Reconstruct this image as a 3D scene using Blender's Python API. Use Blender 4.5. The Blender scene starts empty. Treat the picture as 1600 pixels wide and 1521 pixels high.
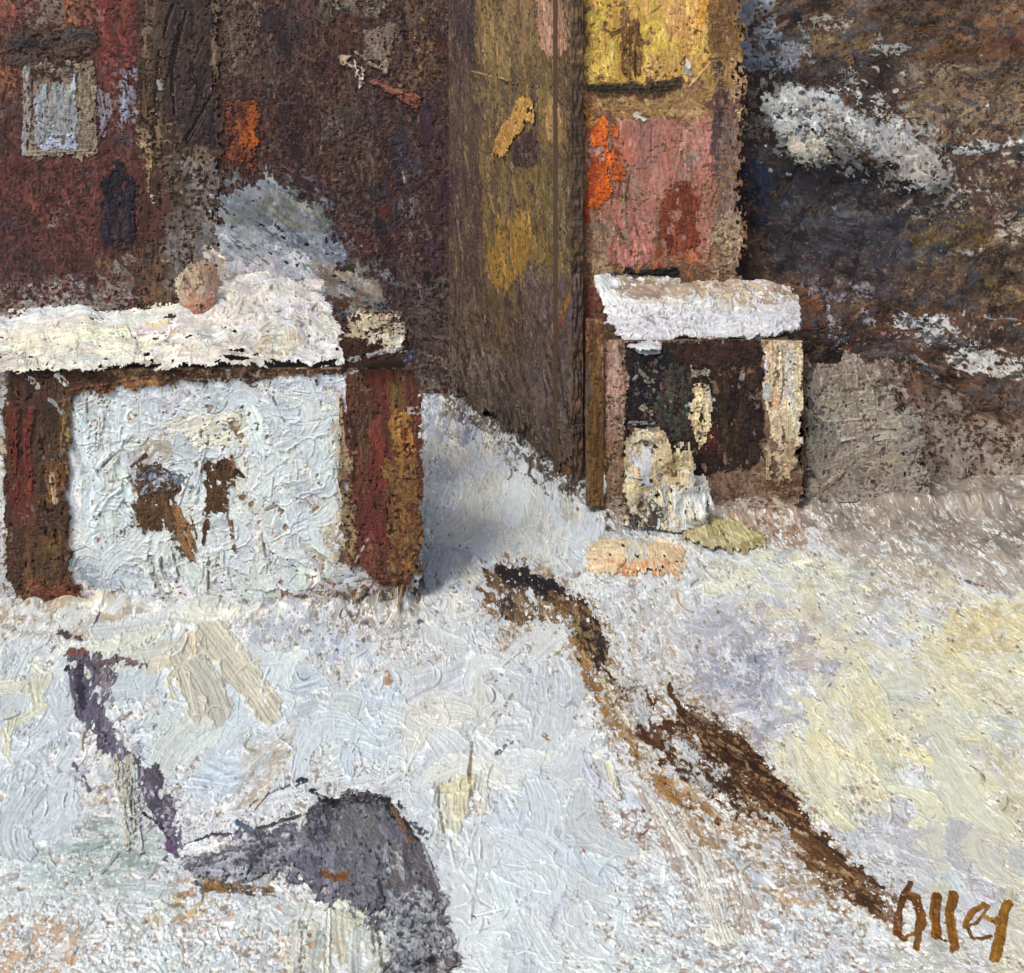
import bpy, math, random
import numpy as np

# ------------------------------------------------------------------ the place, in metres
# A snowy village corner seen from a raised bank: two snow roofed huts, tall house fronts
# behind them, a dark hillside on the right. Every surface is thick, crusted, hand-laid
# colour: each face is a finely divided sheet with its own relief and pigments, some of them painted shade.
H, FOC, HOR, CX = 8.0, 2600.0, 300.0, 800.0      # eye height, focal length and layout constants
CELL = 1.05                                       # size of one facet of the relief, in layout units
RELIEF = 1.0
GAIN = 0.80                                       # pigment value -> albedo
rng = np.random.default_rng(7)
random.seed(7)
col = bpy.context.scene.collection

def srgb(h):
    return np.array([int(h[i:i + 2], 16) for i in (0, 2, 4)], float) / 255.0
def lin(c):
    c = np.clip(c, 0, 1)
    return np.where(c <= 0.04045, c / 12.92, ((c + 0.055) / 1.055) ** 2.4)

# ------------------------------------------------------------------ tiling noise
NT = 512
def _noise(sig, sx=None):
    a = rng.standard_normal((NT, NT))
    fy = np.fft.fftfreq(NT)[:, None]; fx = np.fft.rfftfreq(NT)[None, :]
    sx = sig if sx is None else sx
    g = np.exp(-2 * (math.pi ** 2) * ((fy * sig) ** 2 + (fx * sx) ** 2))
    b = np.fft.irfft2(np.fft.rfft2(a) * g, s=(NT, NT))
    return (b - b.mean()) / b.std()
N1, N2, N4, N8, N24 = _noise(0.9), _noise(1.8), _noise(4), _noise(8), _noise(24)
NV = _noise(2.6, 0.9)                             # short upright grain
BR = _noise(14, 0.8)                              # bristle streaks: long down the rows, fine across
yy, xx = np.mgrid[0:NT, 0:NT]
WEAVE = np.sin(2 * np.pi * xx * 160 / NT + 0.8 * N8) * 0.6 + np.sin(2 * np.pi * yy * 150 / NT + 0.8 * N4) * 0.5
def _rank(a):
    r = np.empty(a.size); r[np.argsort(a.ravel())] = np.linspace(0, 1, a.size)
    return r.reshape(a.shape)
GRAIN = _rank(0.45 * WEAVE + 0.7 * N1 + 0.75 * N2 + 0.35 * N8)
CLOT = _rank(0.25 * WEAVE + 0.4 * N1 + 1.0 * N2 + 0.8 * N4 + 0.3 * N24)
def blur(a, sig):
    h, w = a.shape; q = int(sig * 3)
    b = np.pad(a, q)
    fy = np.fft.fftfreq(b.shape[0])[:, None]; fx = np.fft.rfftfreq(b.shape[1])[None, :]
    g = np.exp(-2 * (math.pi * sig) ** 2 * (fy ** 2 + fx ** 2))
    return np.fft.irfft2(np.fft.rfft2(b) * g, s=b.shape)[q:q + h, q:q + w]
def smooth(x):
    x = np.clip(x, 0, 1); return x * x * (3 - 2 * x)

# ------------------------------------------------------------------ surfaces
class Surface:
    """A finely divided sheet: colour, relief and presence per vertex, and where each vertex stands."""
    def setup(self, rows, cols, mpp, base):
        self.r, self.c, self.mpp = rows, cols, mpp
        self.col = np.empty((rows, cols, 3)); self.col[:] = srgb(base)
        self.h = np.zeros((rows, cols)); self.p = np.ones((rows, cols)); self.dome = np.zeros((rows, cols))
        self.ox, self.oy = int(rng.integers(NT)), int(rng.integers(NT))
        self.overlay = False; self.parent = None; self.lift = 0.0; self.grain = 0.25; self.gain = 0.70; self.speck = None; self.sat = 1.0; self.hue = .35; self.tint = np.ones(3)
        g = self.tile(WEAVE, 0, rows, 0, cols)
        self.h += 0.22 * g + 0.12 * self.tile(N1, 0, rows, 0, cols)
        self.col *= (1 + 0.10 * self.tile(N2, 0, rows, 0, cols) + 0.06 * self.tile(N1, 0, rows, 0, cols))[..., None]
    def tile(self, T, r0, r1, c0, c1, k=0):
        return T[(np.arange(r0, r1) + self.oy + 131 * k) % NT][:, (np.arange(c0, c1) + self.ox + 57 * k) % NT]

class Plane(Surface):
    def __init__(self, O, eu, ev, su, sv, Ymid, base='6a4a40'):
        self.O, self.eu, self.ev = (np.array(v, float) for v in (O, eu, ev))
        self.n = np.cross(self.ev, self.eu)
        mpp = Ymid / FOC
        self.cu = self.cv = mpp * CELL
        self.setup(int(sv / self.cv) + 1, int(su / self.cu) + 1, mpp, base)
    def px2c(self, x, y):
        d = np.array([(x - CX) / FOC, 1.0, -(y + HOR) / FOC])
        t = np.dot(self.O - np.array([0, 0, H]), self.n) / np.dot(d, self.n)
        q = np.array([0, 0, H]) + d * t - self.O
        return np.dot(q, self.eu) / self.cu, np.dot(q, self.ev) / self.cv
    def world(self, r0, r1, c0, c1, disp):
        R, C = np.mgrid[r0:r1, c0:c1]
        return (self.O + (C * self.cu)[..., None] * self.eu + (R * self.cv)[..., None] * self.ev
                + disp[..., None] * self.n)

class Ground(Surface):
    def __init__(self, x0, x1, py0, py1, base):
        self.X0, self.py0 = x0, py0
        self.n = np.array([0, 0, 1.0])
        mpp = 0.0057; self.cu = mpp * CELL
        self.setup(int((py1 - py0) / CELL) + 1, int((x1 - x0) / self.cu) + 1, mpp, base)
        self.grain, self.gain, self.speck = 0.075, 0.84, srgb('887c76'); self.sat = 1.0; self.hue = .15; self.tint = np.array([.985, 1.0, .962])
    def px2c(self, x, y):
        Y = H * FOC / (y + HOR)
        return ((x - CX) * Y / FOC - self.X0) / self.cu, (y - self.py0) / CELL
    def world(self, r0, r1, c0, c1, disp):
        R, C = np.mgrid[r0:r1, c0:c1]
        return np.stack([self.X0 + C * self.cu, H * FOC / (self.py0 + R * CELL + HOR), disp], -1)

class Overlay(Surface):
    """Something laid on a parent sheet: only where colour has been put does it exist; its rim sinks in."""
    def __init__(self, parent, box, lift=1.5, base='8a7a6a'):
        xs, ys = zip(*[parent.px2c(x, y) for x in (box[0], box[2]) for y in (box[1], box[3])])
        self.c0, self.c1 = max(0, int(min(xs))), min(parent.c - 1, int(max(xs)) + 1)
        self.r0, self.r1 = max(0, int(min(ys))), min(parent.r - 1, int(max(ys)) + 1)
        self.setup(self.r1 - self.r0, self.c1 - self.c0, parent.mpp, base)
        self.p[:] = 0; self.overlay = True; self.grain, self.gain, self.speck, self.sat, self.hue, self.tint = parent.grain, parent.gain, parent.speck, parent.sat, parent.hue, parent.tint; self.parent = parent; self.lift = lift; self.n = parent.n
    def px2c(self, x, y):
        c, r = self.parent.px2c(x, y); return c - self.c0, r - self.r0
    def world(self, r0, r1, c0, c1, disp):
        b = finish(self.parent)[self.r0:self.r1, self.c0:self.c1] * self.mpp * RELIEF + self.parent.dome[self.r0:self.r1, self.c0:self.c1]
        return self.parent.world(r0 + self.r0, r1 + self.r0, c0 + self.c0, c1 + self.c0, disp + b[r0:r1, c0:c1])

def front(x0, y0, x1, y1, Y, base='6a4a40'):
    """An upright sheet facing the square, laid out by its outline at distance Y."""
    k = Y / FOC
    return Plane(((x0 - CX) * k, Y, H - (y0 + HOR) * k), (1, 0, 0), (0, 0, -1), (x1 - x0) * k, (y1 - y0) * k, Y, base)

# ------------------------------------------------------------------ laying colour
def stroke(S, x0, y0, x1, y1, w, c, dry=0.0, th=1.0, al=0.95, bend=0.0, jit=0.05, soft=1.4, clip=None, clot=0.5, ridge=0.6, put=True, ragg=1.0):
    dx, dy = x1 - x0, y1 - y0
    L = math.hypot(dx, dy)
    if L < 0.5: dx, L = 0.5, 0.5
    ux, uy = dx / L, dy / L
    pad = w * 0.75 + abs(bend) + 2
    c0, c1 = max(0, int(min(x0, x1) - pad)), min(S.c, int(max(x0, x1) + pad) + 1)
    r0, r1 = max(0, int(min(y0, y1) - pad)), min(S.r, int(max(y0, y1) + pad) + 1)
    if c1 - c0 < 1 or r1 - r0 < 1: return
    X = np.arange(c0, c1)[None, :] - x0; Y = np.arange(r0, r1)[:, None] - y0
    al_ = X * ux + Y * uy
    t = al_ / L
    s = Y * ux - X * uy
    if bend: s = s - bend * 4 * t * (1 - t)
    rag = S.tile(N2, r0, r1, c0, c1, 1)
    rag4 = S.tile(N4, r0, r1, c0, c1, 2)
    hw = w * 0.5
    te = np.maximum(np.maximum(-t, t - 1), 0) * L
    d = np.hypot(s, te) - hw + (0.5 * rag + 0.7 * rag4) * min(hw * 0.35, 2.6) * ragg
    cov = np.clip(0.5 - d / soft, 0, 1)
    if clip is not None:
        M, mr, mc = clip
        a0, a1, b0, b1 = r0 - mr, r1 - mr, c0 - mc, c1 - mc
        if a0 < 0 or b0 < 0 or a1 > M.shape[0] or b1 > M.shape[1]:
            MM = np.zeros(cov.shape)
            ra, rb, ca, cb = max(a0, 0), min(a1, M.shape[0]), max(b0, 0), min(b1, M.shape[1])
            if rb <= ra or cb <= ca: return
            MM[ra - a0:rb - a0, ca - b0:cb - b0] = M[ra:rb, ca:cb]
        else: MM = M[a0:a1, b0:b1]
        cov = cov * MM
    o1, o2 = rng.integers(NT, size=2)
    br = BR[(al_ * 0.9 + o1).astype(int) % NT, (s * 1.0 + o2).astype(int) % NT]
    if dry > 0:
        g = clot * S.tile(CLOT, r0, r1, c0, c1) + (1 - clot) * S.tile(GRAIN, r0, r1, c0, c1) + 0.10 * br
        g = (g - 0.5) * (1 + 0.45 * (1 - abs(2 * clot - 1))) + 0.5
        m = smooth((g - dry) / 0.16 + 0.5)
    else: m = 1.0
    a = cov * m * al
    if a.max() < 0.03: return
    o = S.col[r0:r1, c0:c1]
    aw = a.sum() + 1e-6
    under = (o * a[..., None]).sum((0, 1)) / aw
    cc = c * 0.90 + under * 0.10
    cc = cc[None, None] * (1 + jit * br[..., None] + 0.4 * jit * rag4[..., None])
    S.col[r0:r1, c0:c1] = o + (cc - o) * a[..., None]
    h = S.h[r0:r1, c0:c1]
    hb = (h * a).sum() / aw
    prof = 0.65 + 0.20 * br + 0.07 * rag
    if ridge: prof = prof + ridge * np.exp(-((d + 1.6) / 1.3) ** 2) * (0.7 + 0.5 * rag4) + 0.5 * ridge * smooth((t - 0.85) / 0.15)
    hn = hb * 0.50 + 0.20 * h + th * prof
    S.h[r0:r1, c0:c1] = h + (hn - h) * a
    if put:
        pm = np.maximum(m, 0.75) if dry < 0.29 else m
        S.p[r0:r1, c0:c1] = np.maximum(S.p[r0:r1, c0:c1], smooth((cov * pm * min(1, al * 1.2) - 0.1) / 0.6))

def pts(s):
    return [tuple(float(v) for v in q.split(',')) for q in s.split()]
def pal(s):
    out = []
    for q in s.split():
        k = q.split('*'); out += [srgb(k[0])] * (int(k[1]) if len(k) > 1 else 1)
    return out
def inpoly(px, py, P):
    inside = np.zeros(np.broadcast(px, py).shape, bool)
    j = len(P) - 1
    for i in range(len(P)):
        xi, yi = P[i]; xj, yj = P[j]
        if yi != yj:
            inside ^= ((yi > py) != (yj > py)) & (px < (xj - xi) * (py - yi) / (yj - yi) + xi)
        j = i
    return inside

def fill(S, poly, cols, L=40, w=14, ang=90, aj=15, dens=1.6, dry=0.15, th=0.7, al=0.85, jit=0.06, cj=0.05, edge=5, soft=1.6, clot=0.5, bend=0.1, ridge=0.35):
    """Fill an outline with many strokes of the given pigments; edge < 0 lets strokes run over the outline."""
    P = [S.px2c(x, y) for x, y in (pts(poly) if isinstance(poly, str) else poly)]
    xs, ys = [p[0] for p in P], [p[1] for p in P]
    x0, x1, y0, y1 = max(min(xs), -20), min(max(xs), S.c + 20), max(min(ys), -20), min(max(ys), S.r + 20)
    if x1 <= x0 or y1 <= y0: return
    L, w = L / CELL, w / CELL
    C = pal(cols)
    clip = None
    if edge >= 0:
        e = edge / CELL
        mr, mc = max(0, int(y0 - e * 2)), max(0, int(x0 - e * 2)); mr1, mc1 = min(S.r, int(y1 + e * 2) + 1), min(S.c, int(x1 + e * 2) + 1)
        if mr1 - mr < 1 or mc1 - mc < 1: return
        nx = S.tile(N4, mr, mr1, mc, mc1, 3) * 0.6 + S.tile(N8, mr, mr1, mc, mc1, 4) * 0.6 + S.tile(N1, mr, mr1, mc, mc1, 4) * 0.4
        ny = S.tile(N4, mr, mr1, mc, mc1, 5) * 0.6 + S.tile(N8, mr, mr1, mc, mc1, 6) * 0.6 + S.tile(N1, mr, mr1, mc, mc1, 7) * 0.4
        gx = np.arange(mc, mc1)[None, :] + nx * e; gy = np.arange(mr, mr1)[:, None] + ny * e
        clip = (inpoly(gx, gy, P).astype(float), mr, mc)
    area = abs(sum(P[i - 1][0] * P[i][1] - P[i][0] * P[i - 1][1] for i in range(len(P)))) / 2
    n = max(3, int(dens * area / (L * w)))
    qx = rng.uniform(x0, x1, n * 8); qy = rng.uniform(y0, y1, n * 8)
    ok = inpoly(qx, qy, P); qx, qy = qx[ok][:n], qy[ok][:n]
    for x, y in zip(qx, qy):
        a = math.radians(ang + rng.normal() * aj); l = L * rng.uniform(0.5, 1.3) / 2
        c = C[int(rng.integers(len(C)))] * (1 + cj * rng.normal()) * (1 + S.hue * cj * rng.normal(size=3))
        ca, sa = math.cos(a) * l, math.sin(a) * l
        if rng.random() < 0.5: ca, sa = -ca, -sa
        stroke(S, x - ca, y - sa, x + ca, y + sa, w * rng.uniform(0.6, 1.35), c, dry + rng.normal() * 0.06, th * rng.uniform(0.6, 1.4), al,
               bend * l * rng.normal(), jit, soft, clip, clot, ridge)

def ell(x, y, rx, ry, a=0, n=14):
    a = math.radians(a); o = []
    for i in range(n):
        t = 2 * math.pi * i / n; u, v = rx * math.cos(t), ry * math.sin(t)
        o.append((x + u * math.cos(a) - v * math.sin(a), y + u * math.sin(a) + v * math.cos(a)))
    return o
def E(S, x, y, rx, ry, cols, a=0, **k):
    k.setdefault('L', min(40, 1.1 * max(rx, ry))); k.setdefault('w', max(6, min(16, 0.7 * min(rx, ry)))); k.setdefault('edge', 5)
    fill(S, ell(x, y, rx, ry, a), cols, **k)
def K(S, path, w, c, dry=0.0, th=1.6, al=0.95, bend=0, jit=0.05, soft=1.3, clot=0.5, ridge=0.8, ragg=1.0):
    P = pts(path)
    for (a, b), (e, f) in zip(P, P[1:]):
        x0, y0 = S.px2c(a, b); x1, y1 = S.px2c(e, f)
        stroke(S, x0, y0, x1, y1, w / CELL, srgb(c), dry, th, al, bend / CELL, jit, soft, None, clot, ridge, True, ragg)
def spots(S, x, y, rx, ry, cols, n, s0=3, s1=8, th=1.6, a=0, al=0.95, asp=0.9):
    """Loose flecks and crumbs of colour."""
    C = pal(cols)
    ca, sa = math.cos(math.radians(a)), math.sin(math.radians(a))
    for _ in range(n):
        u, v = rng.normal() * rx * 0.55, rng.normal() * ry * 0.55
        cx, cy = S.px2c(x + u * ca - v * sa, y + u * sa + v * ca)
        s = (s0 + (s1 - s0) * rng.random() ** 2) / CELL; t = rng.uniform(0, math.pi); l = s * asp * rng.uniform(0.1, 1.0)
        stroke(S, cx - l * math.cos(t), cy - l * math.sin(t), cx + l * math.cos(t), cy + l * math.sin(t), s * 0.9,
               C[int(rng.integers(len(C)))] * (1 + 0.13 * rng.normal()), rng.uniform(0, .5), th * rng.uniform(0.4, 1.4), al * rng.uniform(.5, 1), l * .4 * rng.normal(), 0.06, 1.3, None, 0.3, 0.3)
def crust(S, x0, y0, x1, y1, n, hmax=2.2, L=26):
    """Knife edges and fine raised threads in the colour already there: relief, with grooves coloured slightly darker."""
    for _ in range(n):
        cx, cy = S.px2c(rng.uniform(x0, x1), rng.uniform(y0, y1))
        if not (0 <= cx < S.c and 0 <= cy < S.r): continue
        c = S.col[int(cy), int(cx)] * rng.uniform(0.97, 1.04)
        t = rng.uniform(0, math.pi); l = L / CELL * rng.uniform(0.3, 1)
        stroke(S, cx, cy, cx + l * math.cos(t), cy + l * math.sin(t), rng.uniform(1.6, 4.2) / CELL, c, 0, hmax * rng.uniform(0.4, 1.1), 0.9,
               l * 0.25 * rng.normal(), 0.03, 1.2, None, 0.5, 0.2, put=False)
        if rng.random() < .5:
            o = 2.2 / CELL; stroke(S, cx + o, cy + o, cx + o + l * math.cos(t), cy + o + l * math.sin(t), 2.0 / CELL, c * .93, 0, -hmax * rng.uniform(.4, 1.0), .85, 0, .02, 1.2, None, .5, 0, put=False)
def cracks(S, x0, y0, x1, y1, n, L=40):
    """Creases where laps of colour meet, their shade and lip highlight painted in."""
    for _ in range(n):
        cx, cy = S.px2c(rng.uniform(x0, x1), rng.uniform(y0, y1))
        if not (2 <= cx < S.c - 2 and 2 <= cy < S.r - 2): continue
        c = S.col[int(cy), int(cx)]
        if c.mean() < .5: continue
        t = rng.choice([70, 80, 100, -40, -30, 45, 20]) + rng.normal() * 14; t = math.radians(t)
        l = L / CELL * rng.uniform(.25, 1); b = l * .2 * rng.normal(); ox, oy = 2.6 / CELL, 1.2 / CELL
        stroke(S, cx - ox, cy - oy, cx - ox + l * math.cos(t), cy - oy + l * math.sin(t), rng.uniform(2.4, 5) / CELL, np.minimum(c * 1.08, .95), 0, 3.0, .9, b, .03, 1.2, None, .5, .2, put=False)
        stroke(S, cx, cy, cx + l * math.cos(t), cy + l * math.sin(t), rng.uniform(1.1, 2.2) / CELL, c * np.array([.62, .59, .58]) * rng.uniform(.7, 1.35), .22, -1.0, .8, b, .05, 1.1, None, .2, 0, put=False)  # crease shade painted in; the stroke above paints its highlight
def flakes(S, x0, y0, x1, y1, n, cols, s0=16, s1=44, th=2.0, ang=None, dry=0.0, al=0.9):
    """Broad palette-knife laps with a standing rim."""
    C = pal(cols)
    for _ in range(n):
        cx, cy = S.px2c(rng.uniform(x0, x1), rng.uniform(y0, y1))
        w = rng.uniform(s0, s1) / CELL; t = rng.uniform(0, 2 * math.pi) if ang is None else math.radians(ang + 25 * rng.normal()); l = w * rng.uniform(0.5, 1.8)
        stroke(S, cx, cy, cx + l * math.cos(t), cy + l * math.sin(t), w, C[int(rng.integers(len(C)))] * (1 + 0.03 * rng.normal()), dry, th * rng.uniform(0.4, 1.2), al,
               0.2 * l * rng.normal(), 0.025, 1.3, None, 0.5, 1.2)

# ------------------------------------------------------------------ materials
def material(name, rough=0.62, spec=0.35, grain=0.10, bump=0.25, tint=None):
    m = bpy.data.materials.new(name); m.use_nodes = True
    nt = m.node_tree; nd, lk = nt.nodes, nt.links
    b = nd['Principled BSDF']; b.inputs['Roughness'].default_value = rough
    b.inputs['Specular IOR Level'].default_value = spec
    at = nd.new('ShaderNodeAttribute'); at.attribute_name = 'Pigment'
    tc = nd.new('ShaderNodeTexCoord')
    n1 = nd.new('ShaderNodeTexNoise'); n1.inputs['Scale'].default_value = 95; n1.inputs['Detail'].default_value = 3
    n2 = nd.new('ShaderNodeTexNoise'); n2.inputs['Scale'].default_value = 21; n2.inputs['Detail'].default_value = 4
    lk.new(tc.outputs['Object'], n1.inputs['Vector']); lk.new(tc.outputs['Object'], n2.inputs['Vector'])
    r1 = nd.new('ShaderNodeMapRange'); r1.inputs[1].default_value = .3; r1.inputs[2].default_value = .7
    r1.inputs[3].default_value = 1 - grain * 1.5; r1.inputs[4].default_value = 1 + grain * 1.5
    r2 = nd.new('ShaderNodeMapRange'); r2.inputs[1].default_value = .3; r2.inputs[2].default_value = .7
    r2.inputs[3].default_value = 1 - grain * .7; r2.inputs[4].default_value = 1 + grain * .7
    lk.new(n1.outputs['Fac'], r1.inputs[0]); lk.new(n2.outputs['Fac'], r2.inputs[0])
    mu = nd.new('ShaderNodeMath'); mu.operation = 'MULTIPLY'; lk.new(r1.outputs[0], mu.inputs[0]); lk.new(r2.outputs[0], mu.inputs[1])
    vm = nd.new('ShaderNodeVectorMath'); vm.operation = 'SCALE'
    lk.new(at.outputs['Color'], vm.inputs[0]); lk.new(mu.outputs[0], vm.inputs['Scale'])
    lk.new(vm.outputs[0], b.inputs['Base Color'])
    bp = nd.new('ShaderNodeBump'); bp.inputs['Strength'].default_value = bump; bp.inputs['Distance'].default_value = 0.006
    lk.new(n1.outputs['Fac'], bp.inputs['Height']); lk.new(bp.outputs['Normal'], b.inputs['Normal'])
    return m

# ------------------------------------------------------------------ meshes and objects
def tag(o, label=None, cat=None, group=None, kind=None):
    if label: o['label'] = label
    if cat: o['category'] = cat
    if group: o['group'] = group
    if kind: o['kind'] = kind
    return o
def thing(name, loc, label, cat, group=None):
    o = bpy.data.objects.new(name, None); col.objects.link(o); o.location = loc; o.empty_display_size = 0.2
    return tag(o, label, cat, group)
def link(name, V, Q, Cc, mat, parent=None, smooth_=True):
    V = np.asarray(V, np.float32); Q = np.asarray(Q, np.int32)
    if parent is not None: V = V - np.array(parent.location, np.float32)
    me = bpy.data.meshes.new(name)
    me.vertices.add(len(V)); me.vertices.foreach_set('co', V.ravel())
    me.loops.add(Q.size); me.loops.foreach_set('vertex_index', Q.ravel())
    me.polygons.add(len(Q)); me.polygons.foreach_set('loop_start', np.arange(0, Q.size, 4, dtype=np.int32))
    me.polygons.foreach_set('use_smooth', np.full(len(Q), smooth_))
    me.update(calc_edges=True)
    a = me.color_attributes.new('Pigment', 'FLOAT_COLOR', 'POINT')
    rgba = np.ones((len(V), 4), np.float32); rgba[:, :3] = Cc
    a.data.foreach_set('color', rgba.ravel())
    me.materials.append(mat)
    o = bpy.data.objects.new(name, me); col.objects.link(o)
    if parent is not None: o.parent = parent
    return o

def finish(S):
    """Settle the relief: no slow drift in thickness, soft limit on the tallest ridges."""
    if not hasattr(S, 'hf'):
        m = S.p if S.overlay or (S.p < .5).any() else np.ones(S.h.shape)
        base = blur(S.h * m, 14) / (blur(m, 14) + 1e-3)
        S.hf = 4.2 * np.tanh((S.h - base * np.minimum(1, m * 2)) / 4.2)
        S.hf = S.hf + (.10 + .5 * S.grain) * (S.tile(NV, 0, S.r, 0, S.c, 8) * .8 + S.tile(WEAVE, 0, S.r, 0, S.c) * .5) * smooth(0.75 - S.hf / 4)
    return S.hf
def sheet(S, bulk=0.0, back=False, sink=1.2):
    """Vertices, quads and albedo of a surface; bulk > 0 closes it with a solid body behind."""
    h = finish(S) * S.mpp * RELIEF
    if S.overlay:
        d = h + (-sink + S.p * (S.lift + sink)) * S.mpp + S.dome
        keep = S.p > 0.02
    else:
        d = h + S.dome; keep = np.ones((S.r, S.c), bool)
        if (S.p < 0.5).any(): keep = S.p > 0.3
    if bulk:
        e = np.minimum.reduce([np.arange(S.r)[:, None] + 0 * S.h, S.r - 1 - np.arange(S.r)[:, None] + 0 * S.h, np.arange(S.c)[None] + 0 * S.h, S.c - 1 - np.arange(S.c)[None] + 0 * S.h])
        d = d * np.clip(e / 2.0, 0, 1)
    V = S.world(0, S.r, 0, S.c, d).reshape(-1, 3)
    idx = np.arange(S.r * S.c).reshape(S.r, S.c)
    kq = keep[:-1, :-1] & keep[1:, :-1] & keep[:-1, 1:] & keep[1:, 1:]
    Q = np.stack([idx[:-1, :-1], idx[1:, :-1], idx[1:, 1:], idx[:-1, 1:]], -1)[kq]
    Cv = S.col
    if S.overlay:                                  # rims are dragged thin over what lies below
        q = smooth(blur(S.p, 1.2) * 1.25)[..., None]
        Cv = S.parent.col[S.r0:S.r1, S.c0:S.c1] * (1 - q) + Cv * q
    # thin colour lets the weave and grain through, thick colour hides them
    mean = Cv.mean(-1, keepdims=True)
    Cc = lin(mean + (Cv - mean) * S.sat) * S.gain * S.tint
    gr = S.tile(NV, 0, S.r, 0, S.c, 8) * .62 + S.tile(N1, 0, S.r, 0, S.c, 9) * .45 + S.tile(WEAVE, 0, S.r, 0, S.c) * .35
    thin = smooth(0.75 - finish(S) / 4 + .25 * S.tile(N24, 0, S.r, 0, S.c, 3))
    Cc = Cc * np.exp(S.grain * gr * (0.35 + 0.65 * thin))[..., None]
    if S.speck is not None:
        q = (smooth((gr + .5 * S.tile(N8, 0, S.r, 0, S.c, 5) - 1.75) / .8) * thin * .75)[..., None]
        Cc = Cc * (1 - q) + lin(S.speck) * S.gain * q
    Cc = Cc.reshape(-1, 3)
    Cc = np.clip(Cc, 0.004, 0.88)
    if back:                                       # rounded back of a free standing mass
        Vb = S.world(0, S.r, 0, S.c, -np.maximum(S.dome, 0.004) * 0.8)[::3, ::3]
        kb = keep[::3, ::3]; r, c = kb.shape
        ib = np.arange(r * c).reshape(r, c) + len(V)
        kk = kb[:-1, :-1] & kb[1:, :-1] & kb[:-1, 1:] & kb[1:, 1:]
        Qb = np.stack([ib[:-1, :-1], ib[:-1, 1:], ib[1:, 1:], ib[1:, :-1]], -1)[kk]
        V = np.concatenate([V, Vb.reshape(-1, 3)]); Q = np.concatenate([Q, Qb])
        Cc = np.concatenate([Cc, (np.clip(lin(S.col[::3, ::3]) * S.gain, .004, .88)).reshape(-1, 3)])
    if bulk:                                       # the sides carry the colour of the edge they start from
        N = 14
        for rr, cc in ((np.arange(S.r), np.zeros(S.r, int)), (np.full(S.c, S.r - 1), np.arange(S.c)), (np.arange(S.r)[::-1], np.full(S.r, S.c - 1)), (np.zeros(S.c, int), np.arange(S.c)[::-1])):
            b0 = idx[rr, cc]; n = len(b0); k = len(V)
            st = (np.arange(1, N + 1) / N)[:, None]
            amp = np.minimum(1, np.minimum(np.arange(n), np.arange(n)[::-1]) / 4)[None]
            wob = 0.010 * N4[(np.arange(N) * 5)[:, None] % NT, np.arange(n)[None] % NT] * amp * (st < 1)
            ctr = V[idx[S.r // 2, S.c // 2]]
            P0 = V[b0][None]; dirs = P0 - ctr; dirs = dirs - (dirs @ S.n)[..., None] * S.n; dirs /= np.linalg.norm(dirs, axis=-1, keepdims=True)
            side = P0 - st[..., None] * bulk * S.n + wob[..., None] * dirs
            cs = np.clip(Cc[b0][None] * (1 + .22 * N2[(np.arange(N) * 7)[:, None] % NT, np.arange(n)[None] % NT] + .15 * N8[(np.arange(N) * 9)[:, None] % NT, np.arange(n)[None] % NT])[..., None], .004, .88)
            V = np.concatenate([V, side.reshape(-1, 3)]); Cc = np.concatenate([Cc, cs.reshape(-1, 3)])
            g = np.concatenate([b0[None], k + np.arange(N * n).reshape(N, n)])
            Q = np.concatenate([Q, np.stack([g[:-1, :-1], g[1:, :-1], g[1:, 1:], g[:-1, 1:]], -1).reshape(-1, 4)])
        cor = [(0, 0), (0, S.c - 1), (S.r - 1, S.c - 1), (S.r - 1, 0)]
        k = len(V); V = np.concatenate([V, np.array([V[idx[a, b]] - S.n * bulk for a, b in cor])])
        Cc = np.concatenate([Cc, np.tile(Cc.mean(0), (4, 1))]); Q = np.concatenate([Q, np.array([[0, 1, 2, 3]]) + k])
    # drop unused vertices
    used = np.zeros(len(V), bool); used[Q.ravel()] = True
    mp = np.cumsum(used) - 1
    return V[used], mp[Q], Cc[used]
def fray(S, left=0, right=0, bottom=0, top=0):
    """Break the ruled outline of an upright sheet: colour stops where the brush stopped."""
    R = np.arange(S.r)[:, None] + 0 * S.h; C = np.arange(S.c)[None] + 0 * S.h
    w = .5 + .30 * S.tile(N8, 0, S.r, 0, S.c, 11) + .28 * S.tile(N2, 0, S.r, 0, S.c, 12) + .2 * S.tile(NV, 0, S.r, 0, S.c, 13)
    for a, d in ((left, C), (right, S.c - 1 - C), (bottom, S.r - 1 - R), (top, R)):
        if a: S.p = np.minimum(S.p, (d > w * a / CELL).astype(float))
def build(name, S, mat, parent=None, bulk=0.0, back=False, sink=1.2):
    V, Q, Cc = sheet(S, bulk, back, sink)
    return link(name, V, Q, Cc, mat, parent)
def blocks(name, boxes, mat, hexcol, parent=None, bev=0.0):
    """One part made of one or more rough blocks ((x0,y0,z0),(x1,y1,z1)), lightly uneven."""
    V, Q = [], []
    for (a, b) in boxes:
        k = len(V)
        for z in (a[2], b[2]):
            for x, y in ((a[0], a[1]), (b[0], a[1]), (b[0], b[1]), (a[0], b[1])): V.append((x + rng.normal() * .004, y + rng.normal() * .004, z))
        Q += [[k + i for i in q] for q in ([0, 3, 2, 1], [4, 5, 6, 7], [0, 1, 5, 4], [1, 2, 6, 5], [2, 3, 7, 6], [3, 0, 4, 7])]
    C = np.tile(np.clip(lin(srgb(hexcol)) * .7, .004, .88), (len(V), 1))
    return link(name, np.array(V), np.array(Q), C, mat, parent, False)

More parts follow.
